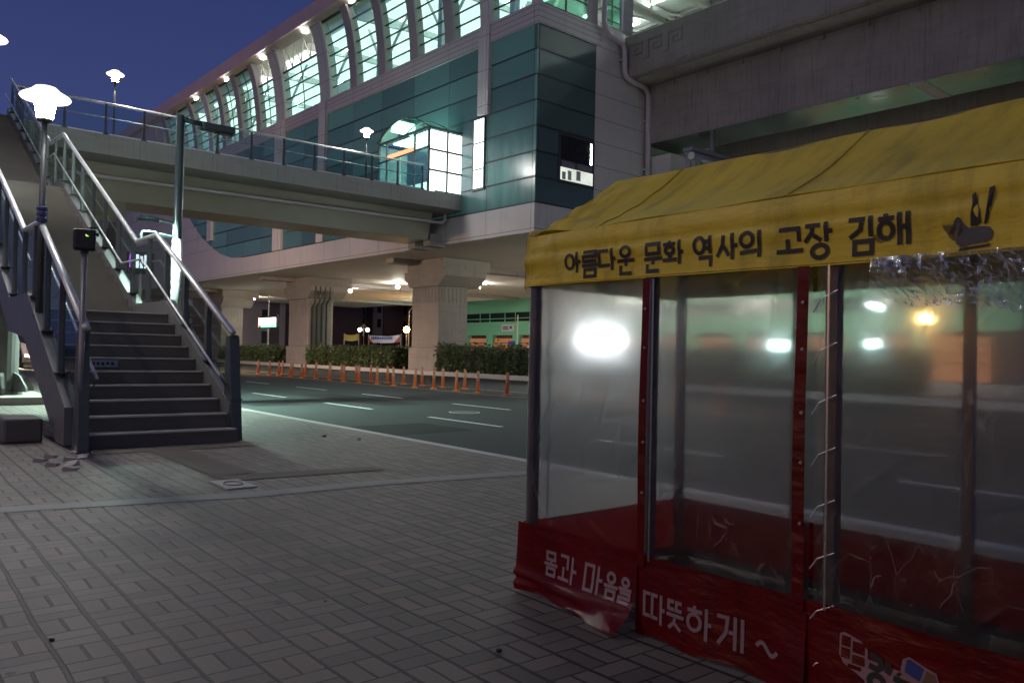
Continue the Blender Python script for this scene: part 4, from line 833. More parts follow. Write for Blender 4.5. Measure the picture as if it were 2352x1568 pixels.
for nm, lb, y0, y1, z0, z1, m, m2 in (('banner', 'white street banner with red lower corners hung above the hedge left of the broad pier', 66.6, 72.8, 2.15, 2.85, 'ban_w', 'ban_r'), ('banner', 'small yellow banner above the hedge in front of the dark buildings', 75.1, 78.2, 2.35, 3.0, 'ban_y', 'ban_r')):
    b = thing(nm, lb, 'banner', (40, (y0 + y1) / 2, 0))
    MB().tube([(40.05, y0 - .1, 0), (40.05, y0 - .1, z1 + .1)], .05, 6).build('post', 'galv', b); MB().tube([(40.05, y1 + .1, 0), (40.05, y1 + .1, z1 + .1)], .05, 6).build('post', 'galv', b)
    MB().grid(lambda u, v: (40 + .03 * sin(u * 9), y0 + (y1 - y0) * u, z0 + (z1 - z0) * v - .12 * sin(pi * u)), 12, 3).build('cloth', m, b)
    if m == 'ban_w':
        q = MB()
        for k in range(12): q.box(39.93, 39.95, y1 - .9 - k * .36, y1 - .68 - k * .36, 2.42, 2.66)
        q.build('print', 'ban_b', b)
        MB().face([(39.94, y0, z0), (39.94, y0 + 1.1, z0 - .1), (39.94, y0, z0 + .55)]).face([(39.94, y1, z0), (39.94, y1 - 1.1, z0 - .1), (39.94, y1, z0 + .55)]).build('red_corner', 'ban_r', b)
FB = thing('glare_stand_in_board', 'added white lit board making the glare behind the clear tent panel', 'light board', (24.0, 23.57, 0))  # board added as the source of the white glare behind the vinyl
MB().box(-.1, .1, -1.0, 1.0, 1.45, 2.35).build('case', 'galv', FB, world=False)
MB().prism([(.92 * cos(2 * pi * k / 28), 1.9 + .38 * sin(2 * pi * k / 28)) for k in range(28)], 0, -.13, -.1).build('screen', 'floodw', FB, world=False)
MB().box(-.05, .05, -.06, .06, -.15, 1.45).build('post', 'galv', FB, world=False)
SP = thing('shop_sign', 'purple and white lit shop sign seen through the right stair railing glass', 'sign', (7.4, 30.0, 0))
MB().box(-.42, .42, -.1, .1, 3.75, 4.5).build('case', 'black', SP, world=False)
MB().box(-.38, -.22, -.13, -.1, 3.95, 4.4).build('purple_panel', 'signp', SP, world=False)
q = MB()
for k in range(4): q.box(-.17 + k * .135, -.08 + k * .135, -.13, -.1, 3.95, 4.42 - .05 * (k % 2))
q.build('letter_panel', 'signb', SP, world=False)
MB().tube([(0, 0, 0), (0, 0, 3.75)], .06, 8).build('post', 'galv', SP, world=False)

# ================================================================== BUILDINGS BEHIND
GB = thing('green_building', 'green panelled building with dark window bands and orange lit shutters beyond the median', 'building', (60, 60, 0))
MB().box(60, 74, 20, 86, 3.5, 30).build('wall', 'green', GB); MB().box(60.6, 74, 20, 86, -.1, 3.5).build('ground_floor', 'maroon', GB)
for z0, z1 in ((5.12, 6.2), (8.3, 9.3), (12., 13.2)):
    wb = MB().box(59.94, 60., 20.3, 85.6, z0, z1).build('window_band', 'greend', GB)
    fr = MB()
    for k in range(27): fr.box(59.9, 59.938, 20.4 + k * 2.5 + (.5 if k % 2 else 0), 20.5 + k * 2.5 + (.5 if k % 2 else 0), z0, z1)
    fr.box(59.9, 59.938, 20.3, 85.6, z0 + .33, z0 + .42)
    fr.build('mullions', 'green', wb)
for k in range(12):
    y = 22 + k * 5.2
    sh = MB().box(60.3, 60.59, y, y + 3.9, -.1, 3.1).build('shutter', 'garage', GB)
    MB().box(60.2, 60.299, y, y + 3.9, 1.9, 1.98).box(60.2, 60.299, y, y + 3.9, 2.5, 2.58).box(60.2, 60.299, y, y + 3.9, 1.2, 1.28).build('slats', 'maroon', sh)
    MB().box(59.98, 60.6, y + 3.9, y + 5.2, -.1, 3.5).build('column', 'green', GB)
A1 = thing('striped_apartment', 'dark striped apartment block with black sloping roof between the two piers', 'apartment block', (70, 132, 0))
MB().box(70, 82, 122, 148, -.1, 10.4).build('wall', 'apt', A1)
MB().prism([(119, 10.1), (149, 10.5), (142, 12.6), (128, 12.2)], 0, 69.5, 82.5).build('roof', 'droof', A1)
for k in range(4):
    for z in (2.4, 5.4, 8.0): MB().box(69.93, 70., 123.1 + k * 6. , 124.3 + k * 6., z, z + 1.5).build('window', 'dwin', A1)
A2 = thing('purple_tower_block', 'purple tower block with rows of windows left of the broad pier', 'apartment block', (76, 116, 0))
MB().box(74, 90, 108, 124, -.1, 34).build('wall', 'tower', A2)
for k in range(5):
    for j in range(6): MB().box(73.93, 74., 109 + k * 3., 110.6 + k * 3., 2.2 + j * 2.7, 3.9 + j * 2.7).build('window', 'dwin' if (k, j) != (2, 3) else 'signb', A2)
A3 = thing('pink_apartment', 'pink and dark striped apartment block seen under the footbridge left of the street lamp', 'apartment block', (28, 116, 0))
MB().box(16, 46, 108, 122, -.1, 25.).build('wall', 'aptx', A3)
for k in range(6):
    for j in range(7): MB().box(16.6 + k * 5.2, 17.6 + k * 5.2, 107.93, 108., 2. + j * 3., 3.7 + j * 3.).build('window', 'dwin', A3)
A4 = thing('striped_apartment', 'pale striped apartment block behind the lit red and green sign', 'apartment block', (56, 150, 0))
MB().box(50, 68, 126, 165, -.1, 11.).build('wall', 'apt', A4)
for k in range(6):
    for z in (3.2, 7.2): MB().box(49.93, 50., 127.2 + k * 6., 128.6 + k * 6., z, z + 1.8).build('window', 'dwin', A4)

# parked car far left
CR = thing('parked_car', 'dark car on the road seen between the pier and the left stair side', 'car', (7.3, 51.5, -.15))
MB().prism([(-2.1, .35), (2.15, .35), (2.2, .75), (1.2, .95), (.6, 1.42), (-1.0, 1.45), (-1.8, .98), (-2.15, .85)], 0, -.85, .85).build('body', 'carp', CR, world=False, bevel=.08)
for sy in (-1.3, 1.35):
    for sx in (-.82, .82):
        w = MB().tube([(sx - .1, sy, .32), (sx + .1, sy, .32)], .32, 18).build('wheel', 'tyre', CR, world=False)
        MB().tube([(sx - .11, sy, .32), (sx + .11, sy, .32)], .19, 14).build('rim', 'chrome', w, world=False)
MB().box(-.86, .86, -.9, .5, 1.0, 1.34).build('window', 'dwin', CR, world=False)
for sx in (-.6, .6): MB().box(sx - .15, sx + .15, -2.2, -2.1, .65, .8).build('headlight', 'steelw', CR, world=False)
DR = thing('road_drain', 'iron drain grating in the road beside the near kerb', 'drain', (6.25, 12.3, -.15))
MB().box(-.2, .2, -.45, .45, .0, .012).build('frame', 'kerb', DR, world=False)
g_ = MB()
for k in range(14): g_.box(-.16, .16, -.41 + k * .06, -.375 + k * .06, .012, .02)
g_.build('grating', 'iron', DR, world=False)
RC = thing('road_manhole', 'round iron manhole cover in the second lane of the road', 'manhole', (10.7, 14.9, -.15))
MB().lathe([(.36, 0), (.36, .008), (.33, .010)], (0, 0, 0), 28).build('rim', 'kerb', RC, world=False); MB().lathe([(.32, .0), (.32, .013)], (0, 0, 0), 28).build('lid', 'iron', RC, world=False)
# access cover, loose blocks, litter
AC = MB().box(2.42, 2.68, 6.80, 7.27, 0, .014).build('access_cover', 'manhole', org=(2.55, 7.03, 0)); tag(AC, 'pale rectangular access cover with a rusty ring set in the paving', 'access cover')
MB().tube([(2.55 + .075 * cos(2 * pi * k / 24), 7.03 + .11 * sin(2 * pi * k / 24), .0155) for k in range(25)], .007, 6, cap=False).build('ring', 'rust', AC)
rr = random.Random(5)
for k, (x, y, a, tl_) in enumerate(((1.44, 9.52, 1.2, .26), (1.58, 9.78, 1.15, .34), (1.70, 9.46, 1.25, .22), (1.49, 9.12, 1.2, .30), (1.63, 9.02, 1.18, -.24), (1.58, 8.72, 1.1, .24), (1.84, 9.55, 1.3, -.18))):
    o = MB().box(-.105, .105, -.052, .052, -.04, .02).build('loose_paver', 'pavestone', world=False, bevel=.006)
    o.location = (x, y, .006); o.rotation_euler = (tl_ * .7, tl_ * .5, a)
    tag(o, ['reddish lifted paver nearest the left rail foot', 'lifted paver tilted most steeply beside the left rail foot', 'lifted paver lying right of the steep one', 'lifted grey paver in the middle of the heaved patch', 'lifted paver leaning right in the heaved patch', 'lifted paver at the camera end of the heaved patch', 'lifted paver closest to the bottom step'][k], 'paver', 'lifted pavers by the stair foot')
for k, (x, y, s, m, lb) in enumerate(((5.0, 10.3, .035, 'white_ink', 'pale scrap of litter on the paving near the kerb, left one'), (5.25, 9.75, .03, 'white_ink', 'pale scrap of litter on the paving near the kerb, right one'), (.62, 3.72, .012, 'black', 'small black pebble on the paving at lower left'), (2.03, 2.55, .014, 'black', 'dark crumb of dirt on the paving left of the tent skirt'), (1.75, 3.55, .010, 'white_ink', 'tiny white stone on the paving left of the tent'))):
    tag(MB().lathe([(s * .7, 0), (s, s * .5), (s * .6, s)], (x, y, 0), 7).build('litter' if m == 'white_ink' else 'pebble', m, org=(x, y, 0)), lb, 'litter')
# ================================================================== SHELTER TENT
TX, TB = 2.68, 3.92                         # front and back planes
TY0, TY1 = 3.17, -.06                       # left end and right end (right end is outside the frame)
ZV, ZE, ZR = 1.55, 1.815, 2.20
TT = thing('shelter_tent', 'yellow roofed shelter tent with clear vinyl walls and red skirts at the right', 'tent', (3.3, 1.55, 0))
bays = [3.17, 2.36, 1.555, .75, TY1]
def wr(y, z): return .006 * sin(9 * y + 3 * z) + .004 * sin(23 * y - 11 * z)
# frame
for x in (TX + .03, TB - .03):
    for y in (TY0 - .02, bays[1], bays[2] - .055, bays[3], TY1 + .02):
        MB().box(x - .022, x + .022, y - .022, y + .022, .0, ZE - .02).box(x - .05, x + .05, y - .05, y + .05, 0, .008).build('post', 'tpost', TT)
for x in (TX + .03, TB - .03):
    MB().box(x - .02, x + .02, TY1, TY0 - .05, ZE - .07, ZE - .03).build('eave_rail', 'tpost', TT)
MB().box(TB - .05, TB - .01, TY1, TY0 - .05, .02, .06).build('ground_rail', 'tpost', TT)
MB().box(TX + .05, TB - .05, TY0 - .04, TY0, .02, .06).build('ground_rail', 'tpost', TT)
for y in (TY0 - .02, bays[2] - .05, TY1 + .02): MB().box(TX + .05, TB - .05, y - .02, y + .02, ZE - .07, ZE - .03).build('cross_rail', 'tpost', TT)
MB().tube([(3.3, TY0 - .06, ZR - .03), (3.3, TY1 + .06, ZR - .03)], .02, 8).build('ridge_pole', 'tpost', TT)
# roof: two slopes, sagging between the supports, wrinkled by the left end
def slope(x_e):
    def fn(u, v):
        y = TY0 + .02 + (TY1 - .04 - TY0) * u
        x = x_e + (3.3 - x_e) * v; z = ZE + .005 + (ZR - ZE) * v
        z -= .030 * sin(pi * v) * (1 - .4 * cos(2 * pi * u * 2)) + .012 * sin(pi * u) * v
        e = math.exp(-(u / .13) ** 2)
        z += e * (.012 * sin(26 * v + 30 * u) * (1 - v) * 1.6 + .010 * sin(16 * v - 55 * u) * sin(pi * v)) + .0025 * sin(31 * u + 7 * v)
        return (x, y - .03 * v * (1 if u < .02 else 0), z)
    return fn
MB().grid(slope(TX - .012), 90, 36).build('roof_slope', 'yellow', TT, smooth=True); MB().grid(slope(TB + .012), 60, 20).build('roof_slope', 'yellow', TT, smooth=True)
sf = slope(TX - .012)
for u0, u1 in ((.155, .155), (.46, .46), (.76, .76)):
    MB().tube([tuple(a + b for a, b in zip(sf(u0 + (u1 - u0) * k / 24, k / 24), (-.0015, 0, .0022))) for k in range(25)], .0032, 5, flat=2.2).build('roof_seam', 'yellow', TT, smooth=True)
MB().tube([tuple(a + b for a, b in zip(sf(k / 80, .012), (-.002, 0, .002))) for k in range(81)], .0032, 5).build('eave_hem', 'yellow', TT, smooth=True)
for y in (TY0, TY1):
    MB().face([(TX, y, ZE), (TB, y, ZE), (3.3, y, ZR - .012)]).build('gable', 'yellow', TT)
def valx(y, z):
    k = (ZE - z) / (ZE - ZV)
    return TX - .012 - .012 * sin(pi * min(1, k * 1.5)) - .010 * k + .010 * math.exp(-((k - .34) / .07) ** 2) + .005 * sin(5.2 * y + 1) * k + .004 * sin(13 * y) * k + math.exp(-((TY0 - y) / .12) ** 2) * .006 * sin(40 * z)
fv = MB().grid(lambda u, v: (valx(TY0 + .012 + (TY1 - TY0) * u, ZE + .005 + (ZV - ZE) * v), TY0 + .012 + (TY1 - TY0) * u, ZE + .005 + (ZV - ZE) * v + .006 * sin(6 * u + 1) * v), 120, 16).build('valance', 'yellow', TT, smooth=True)
MB().grid(lambda u, v: (TB + .012 + .008 * sin(5 * u * 3) * v, TY0 + (TY1 - TY0) * u, ZE + .005 + (ZV + .02 - ZE) * v), 40, 6).build('valance', 'yellow', TT, smooth=True)
for y in (TY0 + .012, TY1 - .012):
    MB().grid(lambda u, v: (TX - .012 + (TB - TX + .024) * u, y + .006 * sin(9 * u) * v, ZE + .005 + (ZV + .005 - ZE) * v), 24, 6).build('valance', 'yellow', TT, smooth=True)
MB().tube([(valx(TY0 - .05 - 3.1 * k / 60, ZV + .014) - .0015, TY0 - .05 - 3.1 * k / 60, ZV + .014 + .006 * sin(6 * (k / 60) + 1)) for k in range(61)], .0022, 5).build('valance_hem', 'yellow', fv, smooth=True)
MB().tube([(TX - .013, TY0 + .014, ZE), (TX - .016, TY0 + .016, (ZE + ZV) / 2), (TX - .02, TY0 + .014, ZV)], .004, 6).build('corner_piping', 'cream', fv)
# clear vinyl wall panels, skirts below them
def vin(name, x, y0, y1, z0, z1, seed, amp=.010):
    r = random.Random(40 + seed); front = seed < 6; cr = []
    if front:
        for k in range(26):
            ya, za = r.uniform(y1, y0), z0 + (z1 - z0) * (1 - r.random() ** 1.6); a = r.gauss(-1.1, .5) if r.random() < .7 else r.uniform(-3, 3); L_ = r.uniform(.08, .38)
            cr.append((ya, za, ya + L_ * cos(a), za + L_ * sin(a), r.uniform(.010, .022), r.uniform(-.0045, .0055)))
        if seed == 1: cr += [(2.98, .98, 3.16, .62, .012, .010), (2.93, 1.02, 3.09, .74, .010, -.006), (3.14, .58, 3.0, .36, .011, .008)]
        if seed >= 3:
            for k in range(46):
                ya = r.uniform(y1, y0); cr.append((ya, 1.57, ya + r.uniform(.03, .25), 1.57 - r.uniform(.08, .32), r.uniform(.010, .028), r.uniform(-.008, .011)))
    segs = [(Vector((a, b)), Vector((c - a, d - b)), w, h) for a, b, c, d, w, h in cr]
    def fn(u, v):
        y = y0 + (y1 - y0) * u; z = z0 + (z1 - z0) * v
        d = amp * (sin(3.1 * y + seed) * sin(2.3 * z + seed * 2) + .5 * sin(8 * y + 3 * z + seed)) * sin(pi * u) ** .5
        top = max(0, (v - .72) / .28); d += top * .016 * sin(24 * (y - .6 * z) + seed * 3) * sin(pi * u)
        P = Vector((y, z))
        for A_, D_, w, h in segs:
            q = P - A_; t = max(0., min(1., q.dot(D_) / D_.dot(D_))); e = (q - D_ * t).length / w
            if e < 3: d -= h * math.exp(-e * e) * (1 - .75 * abs(2 * t - 1) ** 2)
        return (x + d, y, z)
    return MB().grid(fn, 110 if front else 30, 170 if front else 50).build(name, 'vinyl', TT, smooth=True)
def vin_side(y, seed):
    return MB().grid(lambda u, v: (TX + .02 + (TB - TX - .04) * u, y + .010 * sin(5 * u + seed) * sin(4 * v), .33 + (ZV + .1 - .33) * v), 24, 40).build('vinyl_panel', 'vinyl', TT, smooth=True)
def skirt(x, y0, y1, zt, seed, out=0., curl=0.):
    def fn(u, v):
        y = y0 + (y1 - y0) * u; k = 1 - v                     # k = 1 at the bottom
        z = zt * v + .004
        dx = -out * k ** 2 * (.35 + .65 * u) + .006 * sin(7 * y + 5 * z + seed) + .012 * k * sin(11 * y + seed)
        if curl:
            dx -= .020 * math.exp(-((v - .26 + .16 * u) / .045) ** 2) * (1 - .5 * u) + .014 * math.exp(-((v - .10 - .20 * u) / .05) ** 2) - .010 * math.exp(-((v - .17 + .05 * u) / .04) ** 2)
            c = curl * math.exp(-((u - 1) / .30) ** 2) * max(0, (k - .62) / .38) ** 1.6
            dx -= c * 1.1; y -= 0; z += .25 * c * (u ** 4)
        return (x + dx, y, max(z, .006 + .012 * (sin(8 * u) ** 2) * k))
    return fn
for k in range(4):
    y0, y1 = bays[k], bays[k + 1]
    vin('vinyl_panel', TX - .004, y0 - .005, y1 + .012, .325, ZV + .10, k + 1)
    vin('vinyl_panel', TB + .004, y0 - .005, y1 + .012, .31, ZV + .10, k + 6)
    f = skirt(TX - .030, y0 + .012, y1 + .004, .345, k, .05 if k == 0 else .02, .10 if k == 0 else 0)
    sk = MB().grid(f, 44, 24).build('skirt', 'red', TT, smooth=True)
    if k == 0: SK0, F0 = sk, f
    elif k == 1: SK1, F1 = sk, f
    elif k == 2: SK2, F2 = sk, f
    MB().grid(skirt(TB + .010, y0, y1, .345, k + 5), 20, 10).build('skirt', 'red', TT, smooth=True)
for y, sd in ((TY0 + .004, 2), (TY1 - .004, 4)):
    vin_side(y, sd)
    MB().grid(lambda u, v: (TX + (TB - TX) * u, y + .005 + .008 * sin(6 * u + 3 * v), .005 + .34 * v), 20, 10).build('skirt', 'red', TT, smooth=True)
M['seam'] = glass('milky_vinyl_seam', (.70, .72, .73), .3, .3)
for y0, x0 in ((TY0 + .008, TX + .16), (TY0 + .008, TX + 1.08)): MB().box(x0 - .007, x0 + .007, y0, y0 + .002, .36, ZV).build('seam', 'seam', TT)
for y in (2.30, 1.488): MB().box(TX - .036, TX - .033, y - .004, y + .004, .33, ZV).build('seam', 'seam', TT)
# red straps up the door edges with press studs, lacing cords on the grey post
for y, w in ((2.345, .021), (1.592, .024)):
    st = MB().grid(lambda u, v: (TX - .036 + .003 * sin(7 * v + u), y + (u - .5) * 2 * w + .004 * sin(5 * v) , .30 + (ZV + .002 - .30) * v), 2, 30).build('red_strap', 'red', TT, smooth=True)
    for z in (.62, .84, 1.02, 1.25, 1.42):
        MB().tube([(TX - .038, y - w * .4, z), (TX - .046, y - w * .4, z)], .006, 8).build('press_stud', 'galv', st)
for k in range(8):
    z = 1.46 - k * .185
    MB().tube([(TX - .02, 1.555, z - .075), (TX - .030, 1.52, z - .03), (TX - .02, 1.462, z)], .0028, 5).build('lacing_cord', 'stain', TT)
# ------------------------------------------------------------------ lettering (strokes laid on the cloth)
def O(cx, cy, rx, ry, n=18): return [(cx + rx * sin(2 * pi * k / n), cy + ry * cos(2 * pi * k / n)) for k in range(n)] + ['c']
HI = lambda w=.62: [[(w * .5, 1), (w * .5, .9)], [(.02, .84), (w, .84)], O(w * .5, .48, w * .42, .25)]
A = lambda x=.76: [[(x, 1), (x, 0)], [(x + .05, .52), (1, .52)]]
BX_ = lambda x0, x1, z0, z1: [(x0, z1), (x1, z1), (x1, z0), (x0, z0), 'c']
RL = lambda a, b: [(.12, b), (.88, b), (.88, (a + b) / 2), (.12, (a + b) / 2), (.12, a), (.9, a)]
GLY = {
 'a': [O(.3, .55, .27, .33)] + A(), 'reum': [RL(.62, .98), [(0, .46), (1, .46)], BX_(.18, .82, .03, .30)], 'da': [[(.6, .9), (.08, .9), (.08, .24), (.68, .24)]] + A(.8),
 'un': [O(.5, .81, .27, .17), [(0, .5), (1, .5)], [(.5, .45), (.5, .30)], [(.2, .34), (.2, .04), (.86, .04)]],
 'mun': [BX_(.15, .85, .64, .98), [(0, .47), (1, .47)], [(.5, .42), (.5, .27)], [(.2, .30), (.2, .04), (.86, .04)]],
 'hwa': [[(.35, 1), (.35, .92)], [(.06, .85), (.64, .85)], O(.35, .60, .2, .16), [(.35, .40), (.35, .26)], [(.0, .20), (.70, .20)], [(.82, 1), (.82, 0)], [(.87, .5), (1, .5)]],
 'yeok': [O(.3, .70, .25, .25), [(.82, 1), (.82, .42)], [(.57, .80), (.78, .80)], [(.57, .60), (.78, .60)], [(.25, .30), (.86, .30), (.86, 0)]],
 'sa': [[(.36, .95), (.32, .6), (.04, .15)], [(.36, .52), (.60, .15)]] + A(), 'ui': [O(.34, .68, .28, .26), [(.02, .20), (.78, .25)], [(.9, 1), (.9, 0)]],
 'go': [[(.1, .95), (.85, .95), (.85, .42)], [(.42, .55), (.42, .12)], [(0, .06), (1, .06)]],
 'jang': [[(.06, .93), (.58, .93)], [(.32, .88), (.28, .72), (.02, .48)], [(.34, .66), (.60, .50)], [(.78, 1), (.78, .46)], [(.83, .74), (1, .74)], O(.55, .20, .27, .18)],
 'gim': [[(.04, .93), (.56, .93), (.48, .66), (.06, .46)], [(.86, 1), (.86, .46)], BX_(.25, .9, .03, .35)],
 'hae': HI(.52) + [[(.68, 1), (.68, 0)], [(.94, 1), (.94, 0)], [(.72, .55), (.90, .55)]],
 'mom': [BX_(.2, .8, .68, .98), [(.5, .63), (.5, .53)], [(0, .48), (1, .48)], BX_(.2, .8, .03, .32)],
 'gwa': [[(.1, .95), (.5, .95), (.5, .48)], [(.28, .55), (.28, .16)], [(0, .10), (.62, .10)], [(.76, 1), (.76, 0)], [(.81, .5), (1, .5)]],
 'ma': [BX_(.05, .5, .06, .95)] + A(), 'eum': [O(.5, .80, .26, .18), [(0, .48), (1, .48)], BX_(.2, .8, .03, .32)],
 'eul': [O(.5, .83, .25, .15), [(0, .55), (1, .55)], RL(.03, .40)],
 'tta': [[(.32, .93), (.05, .93), (.05, .18), (.33, .18)], [(.66, .93), (.42, .93), (.42, .18), (.68, .18)]] + A(.82),
 'tteut': [[(.42, .97), (.1, .97), (.1, .70), (.44, .70)], [(.86, .97), (.56, .97), (.56, .70), (.88, .70)], [(0, .5), (1, .5)], [(.5, .42), (.46, .25), (.15, .03)], [(.52, .22), (.86, .03)]],
 'ha': HI(.62) + A(.8), 'ge': [[(.05, .92), (.42, .92), (.36, .45), (.10, .08)], [(.46, .5), (.62, .5)], [(.68, 1), (.68, 0)], [(.93, 1), (.93, 0)]],
 'wave': [[(k / 12, .5 + .38 * sin(2 * pi * k / 12)) for k in range(13)]],
}
def ribbon(mb, pts, w, mp):
    closed = pts[-1] == 'c'; P = [Vector(p) for p in (pts[:-1] if closed else pts)]
    Q = []
    for a, b in zip(P, P[1:] + ([P[0]] if closed else [])):
        n = max(1, int((b - a).length / .012)); Q += [(a + (b - a) * (k / n), k == 0) for k in range(n)]
    if not closed: Q.append((P[-1], True))
    n = len(Q); L, R_ = [], []
    for k in range(n):
        p = Q[k][0]; a = Q[k - 1][0] if (k or closed) else None; b = Q[(k + 1) % n][0] if (k + 1 < n or closed) else None
        d0 = (p - a).normalized() if a is not None else None; d1 = (b - p).normalized() if b is not None else None
        d0 = d0 or d1; d1 = d1 or d0; t = (d0 + d1); t = t.normalized() if t.length > 1e-6 else d1
        nrm = Vector((-t.y, t.x)); m = 1 / max(.5, nrm.dot(Vector((-d1.y, d1.x))))
        if not closed and k == 0: p = p - d1 * w * .0
        L.append(p + nrm * w * .5 * m); R_.append(p - nrm * w * .5 * m)
    for k in range(n if closed else n - 1): j = (k + 1) % n; mb.face([mp(L[k]), mp(L[j]), mp(R_[j]), mp(R_[k])])
def line(name, parent, mat, items, w, surf):
    words = []; prev = None
    for it in items:
        if prev is None or prev - it[1] > .03: words.append([])
        words[-1].append(it); prev = it[2]
    for word in words:
        mb = MB(); e = 0
        for g, yl, yr, zb, zt in word:
            for st in GLY[g]:
                e = (e + 1) % 5; wd, ht = yl - yr, zt - zb; sc_ = [(a[0] * wd, a[1] * ht) if a != 'c' else a for a in st]
                ribbon(mb, sc_, w, lambda q, e=e: surf(yl - q.x, zb + q.y, .0030 + e * .0003))
        mb.build(name, mat, parent)
line('lettering', fv, 'ink', [('a', 2.875, 2.767, 1.609, 1.71), ('reum', 2.759, 2.653, 1.583, 1.705), ('da', 2.654, 2.545, 1.607, 1.709), ('un', 2.534, 2.428, 1.581, 1.708), ('mun', 2.367, 2.264, 1.58, 1.705), ('hwa', 2.259, 2.15, 1.606, 1.708), ('yeok', 2.096, 1.994, 1.583, 1.711), ('sa', 1.981, 1.877, 1.603, 1.708), ('ui', 1.868, 1.769, 1.603, 1.707), ('go', 1.705, 1.599, 1.608, 1.699), ('jang', 1.595, 1.484, 1.578, 1.707), ('gim', 1.426, 1.331, 1.577, 1.709), ('hae', 1.32, 1.212, 1.6, 1.709)], .0165, lambda y, z, e: (valx(y, z) - e, y, z))
def sk_surf(F, y0, y1, zt):
    def s(y, z, e):
        p = F(max(0, min(1, (y - y0) / (y1 - y0))), max(0, min(1, z / zt))); return (p[0] - e, y, z)
    return s
s0 = sk_surf(F0, bays[0] + .012, bays[1] + .004, .345); s1 = sk_surf(F1, bays[1] + .012, bays[2] + .004, .345); s2 = sk_surf(F2, bays[2] + .012, bays[3] + .004, .345)
line('lettering', SK0, 'white_ink', [('mom', 2.975, 2.879, .124, .239), ('gwa', 2.871, 2.738, .118, .246), ('ma', 2.685, 2.566, .117, .243), ('eum', 2.554, 2.47, .115, .233), ('eul', 2.463, 2.385, .118, .228)], .0155, s0)
line('lettering', SK1, 'white_ink', [('tta', 2.327, 2.198, .077, .202), ('tteut', 2.188, 2.095, .081, .198), ('ha', 2.08, 1.962, .079, .206), ('ge', 1.945, 1.817, .077, .206), ('wave', 1.765, 1.673, .1, .149)], .0155, s1)
# plain grey horse and rider figure printed at the right of the valance
def flat(mb, pts, y0, z0, sy, sz, surf, e):
    P = [surf(y0 - p[0] * sy, z0 + p[1] * sz, e) for p in pts]; mb.face(P)
em = MB(); vs = lambda y, z, e: (valx(y, z) - e, y, z)
horse = [(0.0, .36), (.06, .44), (.12, .56), (.17, .60), (.22, .58), (.27, .48), (.34, .42), (.58, .42), (.70, .40), (.76, .32), (.74, .22), (.66, .17), (.60, .12), (.22, .12), (.14, .18), (.17, .30), (.15, .42), (.07, .33)]
flat(em, horse[:5] + [(.27, .48), (.17, .40), (.15, .42), (.07, .33)], 1.095, 1.55, .175, .20, vs, .0034)
flat(em, [(.17, .40), (.27, .48), (.34, .42), (.58, .42), (.70, .40), (.76, .32), (.74, .22), (.66, .17), (.22, .14), (.14, .18), (.15, .3)], 1.095, 1.55, .175, .20, vs, .0034)
emb = em.build('emblem', 'statue', fv)
em = MB()
flat(em, [(.38, .44), (.39, .62), (.42, .80), (.41, .93), (.47, .96), (.50, .82), (.55, .66), (.56, .48), (.50, .43)], 1.095, 1.55, .175, .20, vs, .0039)
em.build('emblem_rider', 'ink', fv); em = MB()
flat(em, [(.60, .44), (.66, .70), (.70, .99), (.79, 1.02), (.74, .72), (.66, .46)], 1.095, 1.55, .175, .20, vs, .0039)
em.build('emblem_horn', 'ink', fv); em = MB()
flat(em, [(.17, .06), (.70, .10), (.72, .14), (.22, .11)], 1.095, 1.55, .175, .20, vs, .0042)
em.build('emblem_base', 'ink', fv)
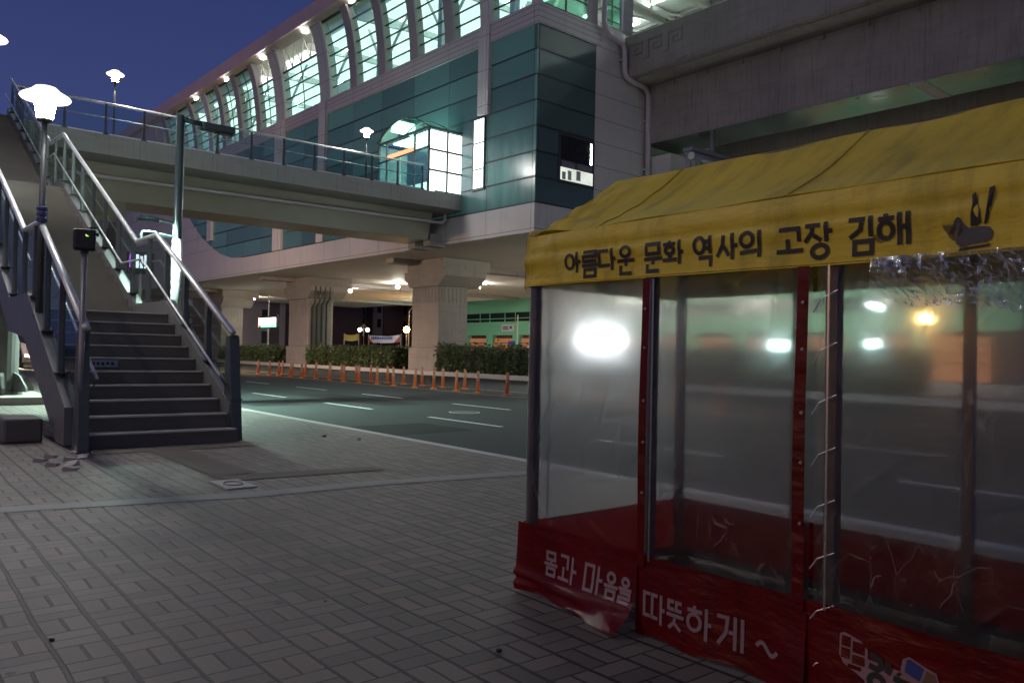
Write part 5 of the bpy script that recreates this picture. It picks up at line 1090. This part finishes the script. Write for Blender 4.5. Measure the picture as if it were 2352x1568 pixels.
# block and brush lettered badge on the third skirt
lg = MB()
flat(lg, [(0, .55), (0, .95), (.05, 1.0), (.22, .92), (.30, .78), (.30, .62), (.62, .58), (.64, .82), (.70, .90), (.84, .80), (.95, .74), (1.0, .4), (.98, 0), (.30, 0), (.28, .2), (.20, .28), (.05, .4)], 1.429, .105, .34, .172, s2, .003)
lb = lg.build('badge', 'cream', SK2)
q = MB()
for (a, b, c, d) in ((.02, .12, .5, .7), (.14, .27, .45, .62), (.02, .12, .73, .93), (.14, .27, .66, .88), (.10, .24, .34, .42)): flat(q, [(a, c), (b, c), (b, d), (a, d)], 1.429, .105, .34, .172, s2, .0036)
q.build('badge_blocks', 'red', lb)
q = MB(); flat(q, [(.66, .60), (.68, .84), (.71, .86), (.84, .76), (.80, .50)], 1.429, .105, .34, .172, s2, .0037); q.build('badge_blue_block', 'bluep', lb)
q = MB(); flat(q, [(.82, .48), (.86, .74), (.94, .70), (.98, .36), (.96, .1), (.80, .1)], 1.429, .105, .34, .172, s2, .0038); q.build('badge_tan_block', 'tanp', lb)
q = MB()
def brush(pts, w=.020): ribbon(q, [(a * .34, b * .172) for a, b in pts] if pts[-1] != 'c' else [(a * .34, b * .172) for a, b in pts[:-1]] + ['c'], w, lambda v: s2(1.429 - v.x, .105 + v.y, .0044))
brush([(.32, .74), (.42, .68), (.45, .56), (.40, .48), (.32, .52)]); brush([(.50, .68), (.52, .56), (.50, .46)]); brush(O(.40, .25, .07, .12, 12)); brush([(.60, .54), (.62, .50)], .018); brush([(.56, .42), (.72, .38)]); brush(O(.65, .2, .06, .1, 12)); brush([(.78, .40), (.78, .02)])
q.build('badge_lettering', 'ink', lb)
# clear vinyl gathers under the valance at the right: creased flap
rf = random.Random(77)
rg = [(rf.uniform(0, 1), rf.uniform(.15, 1.), rf.gauss(.55, .35), rf.uniform(.015, .05), rf.uniform(.006, .022)) for k in range(34)]
def flap(u, v):
    y = 1.34 - 1.22 * u; d = .012 * sin(7 * u + 2.5 * v)
    for uc, vl, sl, w, h in rg:
        e = (u - uc - sl * .12 * v) / (w * .6); d += h * math.exp(-e * e) * max(0., 1 - (v / vl) ** 2)
    return (TX - .028 - d * (.25 + .75 * sin(pi * min(1, v * 1.1 + .1))), y, ZV + .012 - (.11 + .09 * sin(pi * min(1, u * 1.25)) + .02 * sin(17 * u)) * v)
rj = random.Random(9); JT = [[(rj.gauss(0, 1), rj.gauss(0, 1), rj.gauss(0, 1)) for b in range(17)] for a in range(91)]
def crumple(u, v):
    p = flap(u, v); j = JT[round(u * 90)][round(v * 16)]; k = min(1., 4 * v) * min(1., 6 * u)
    return (p[0] + j[0] * .0042 * k, p[1] + j[1] * .003 * k, p[2] + j[2] * .003 * k)
MB().grid(crumple, 90, 16).build('gathered_flap', 'vinyl', TT)
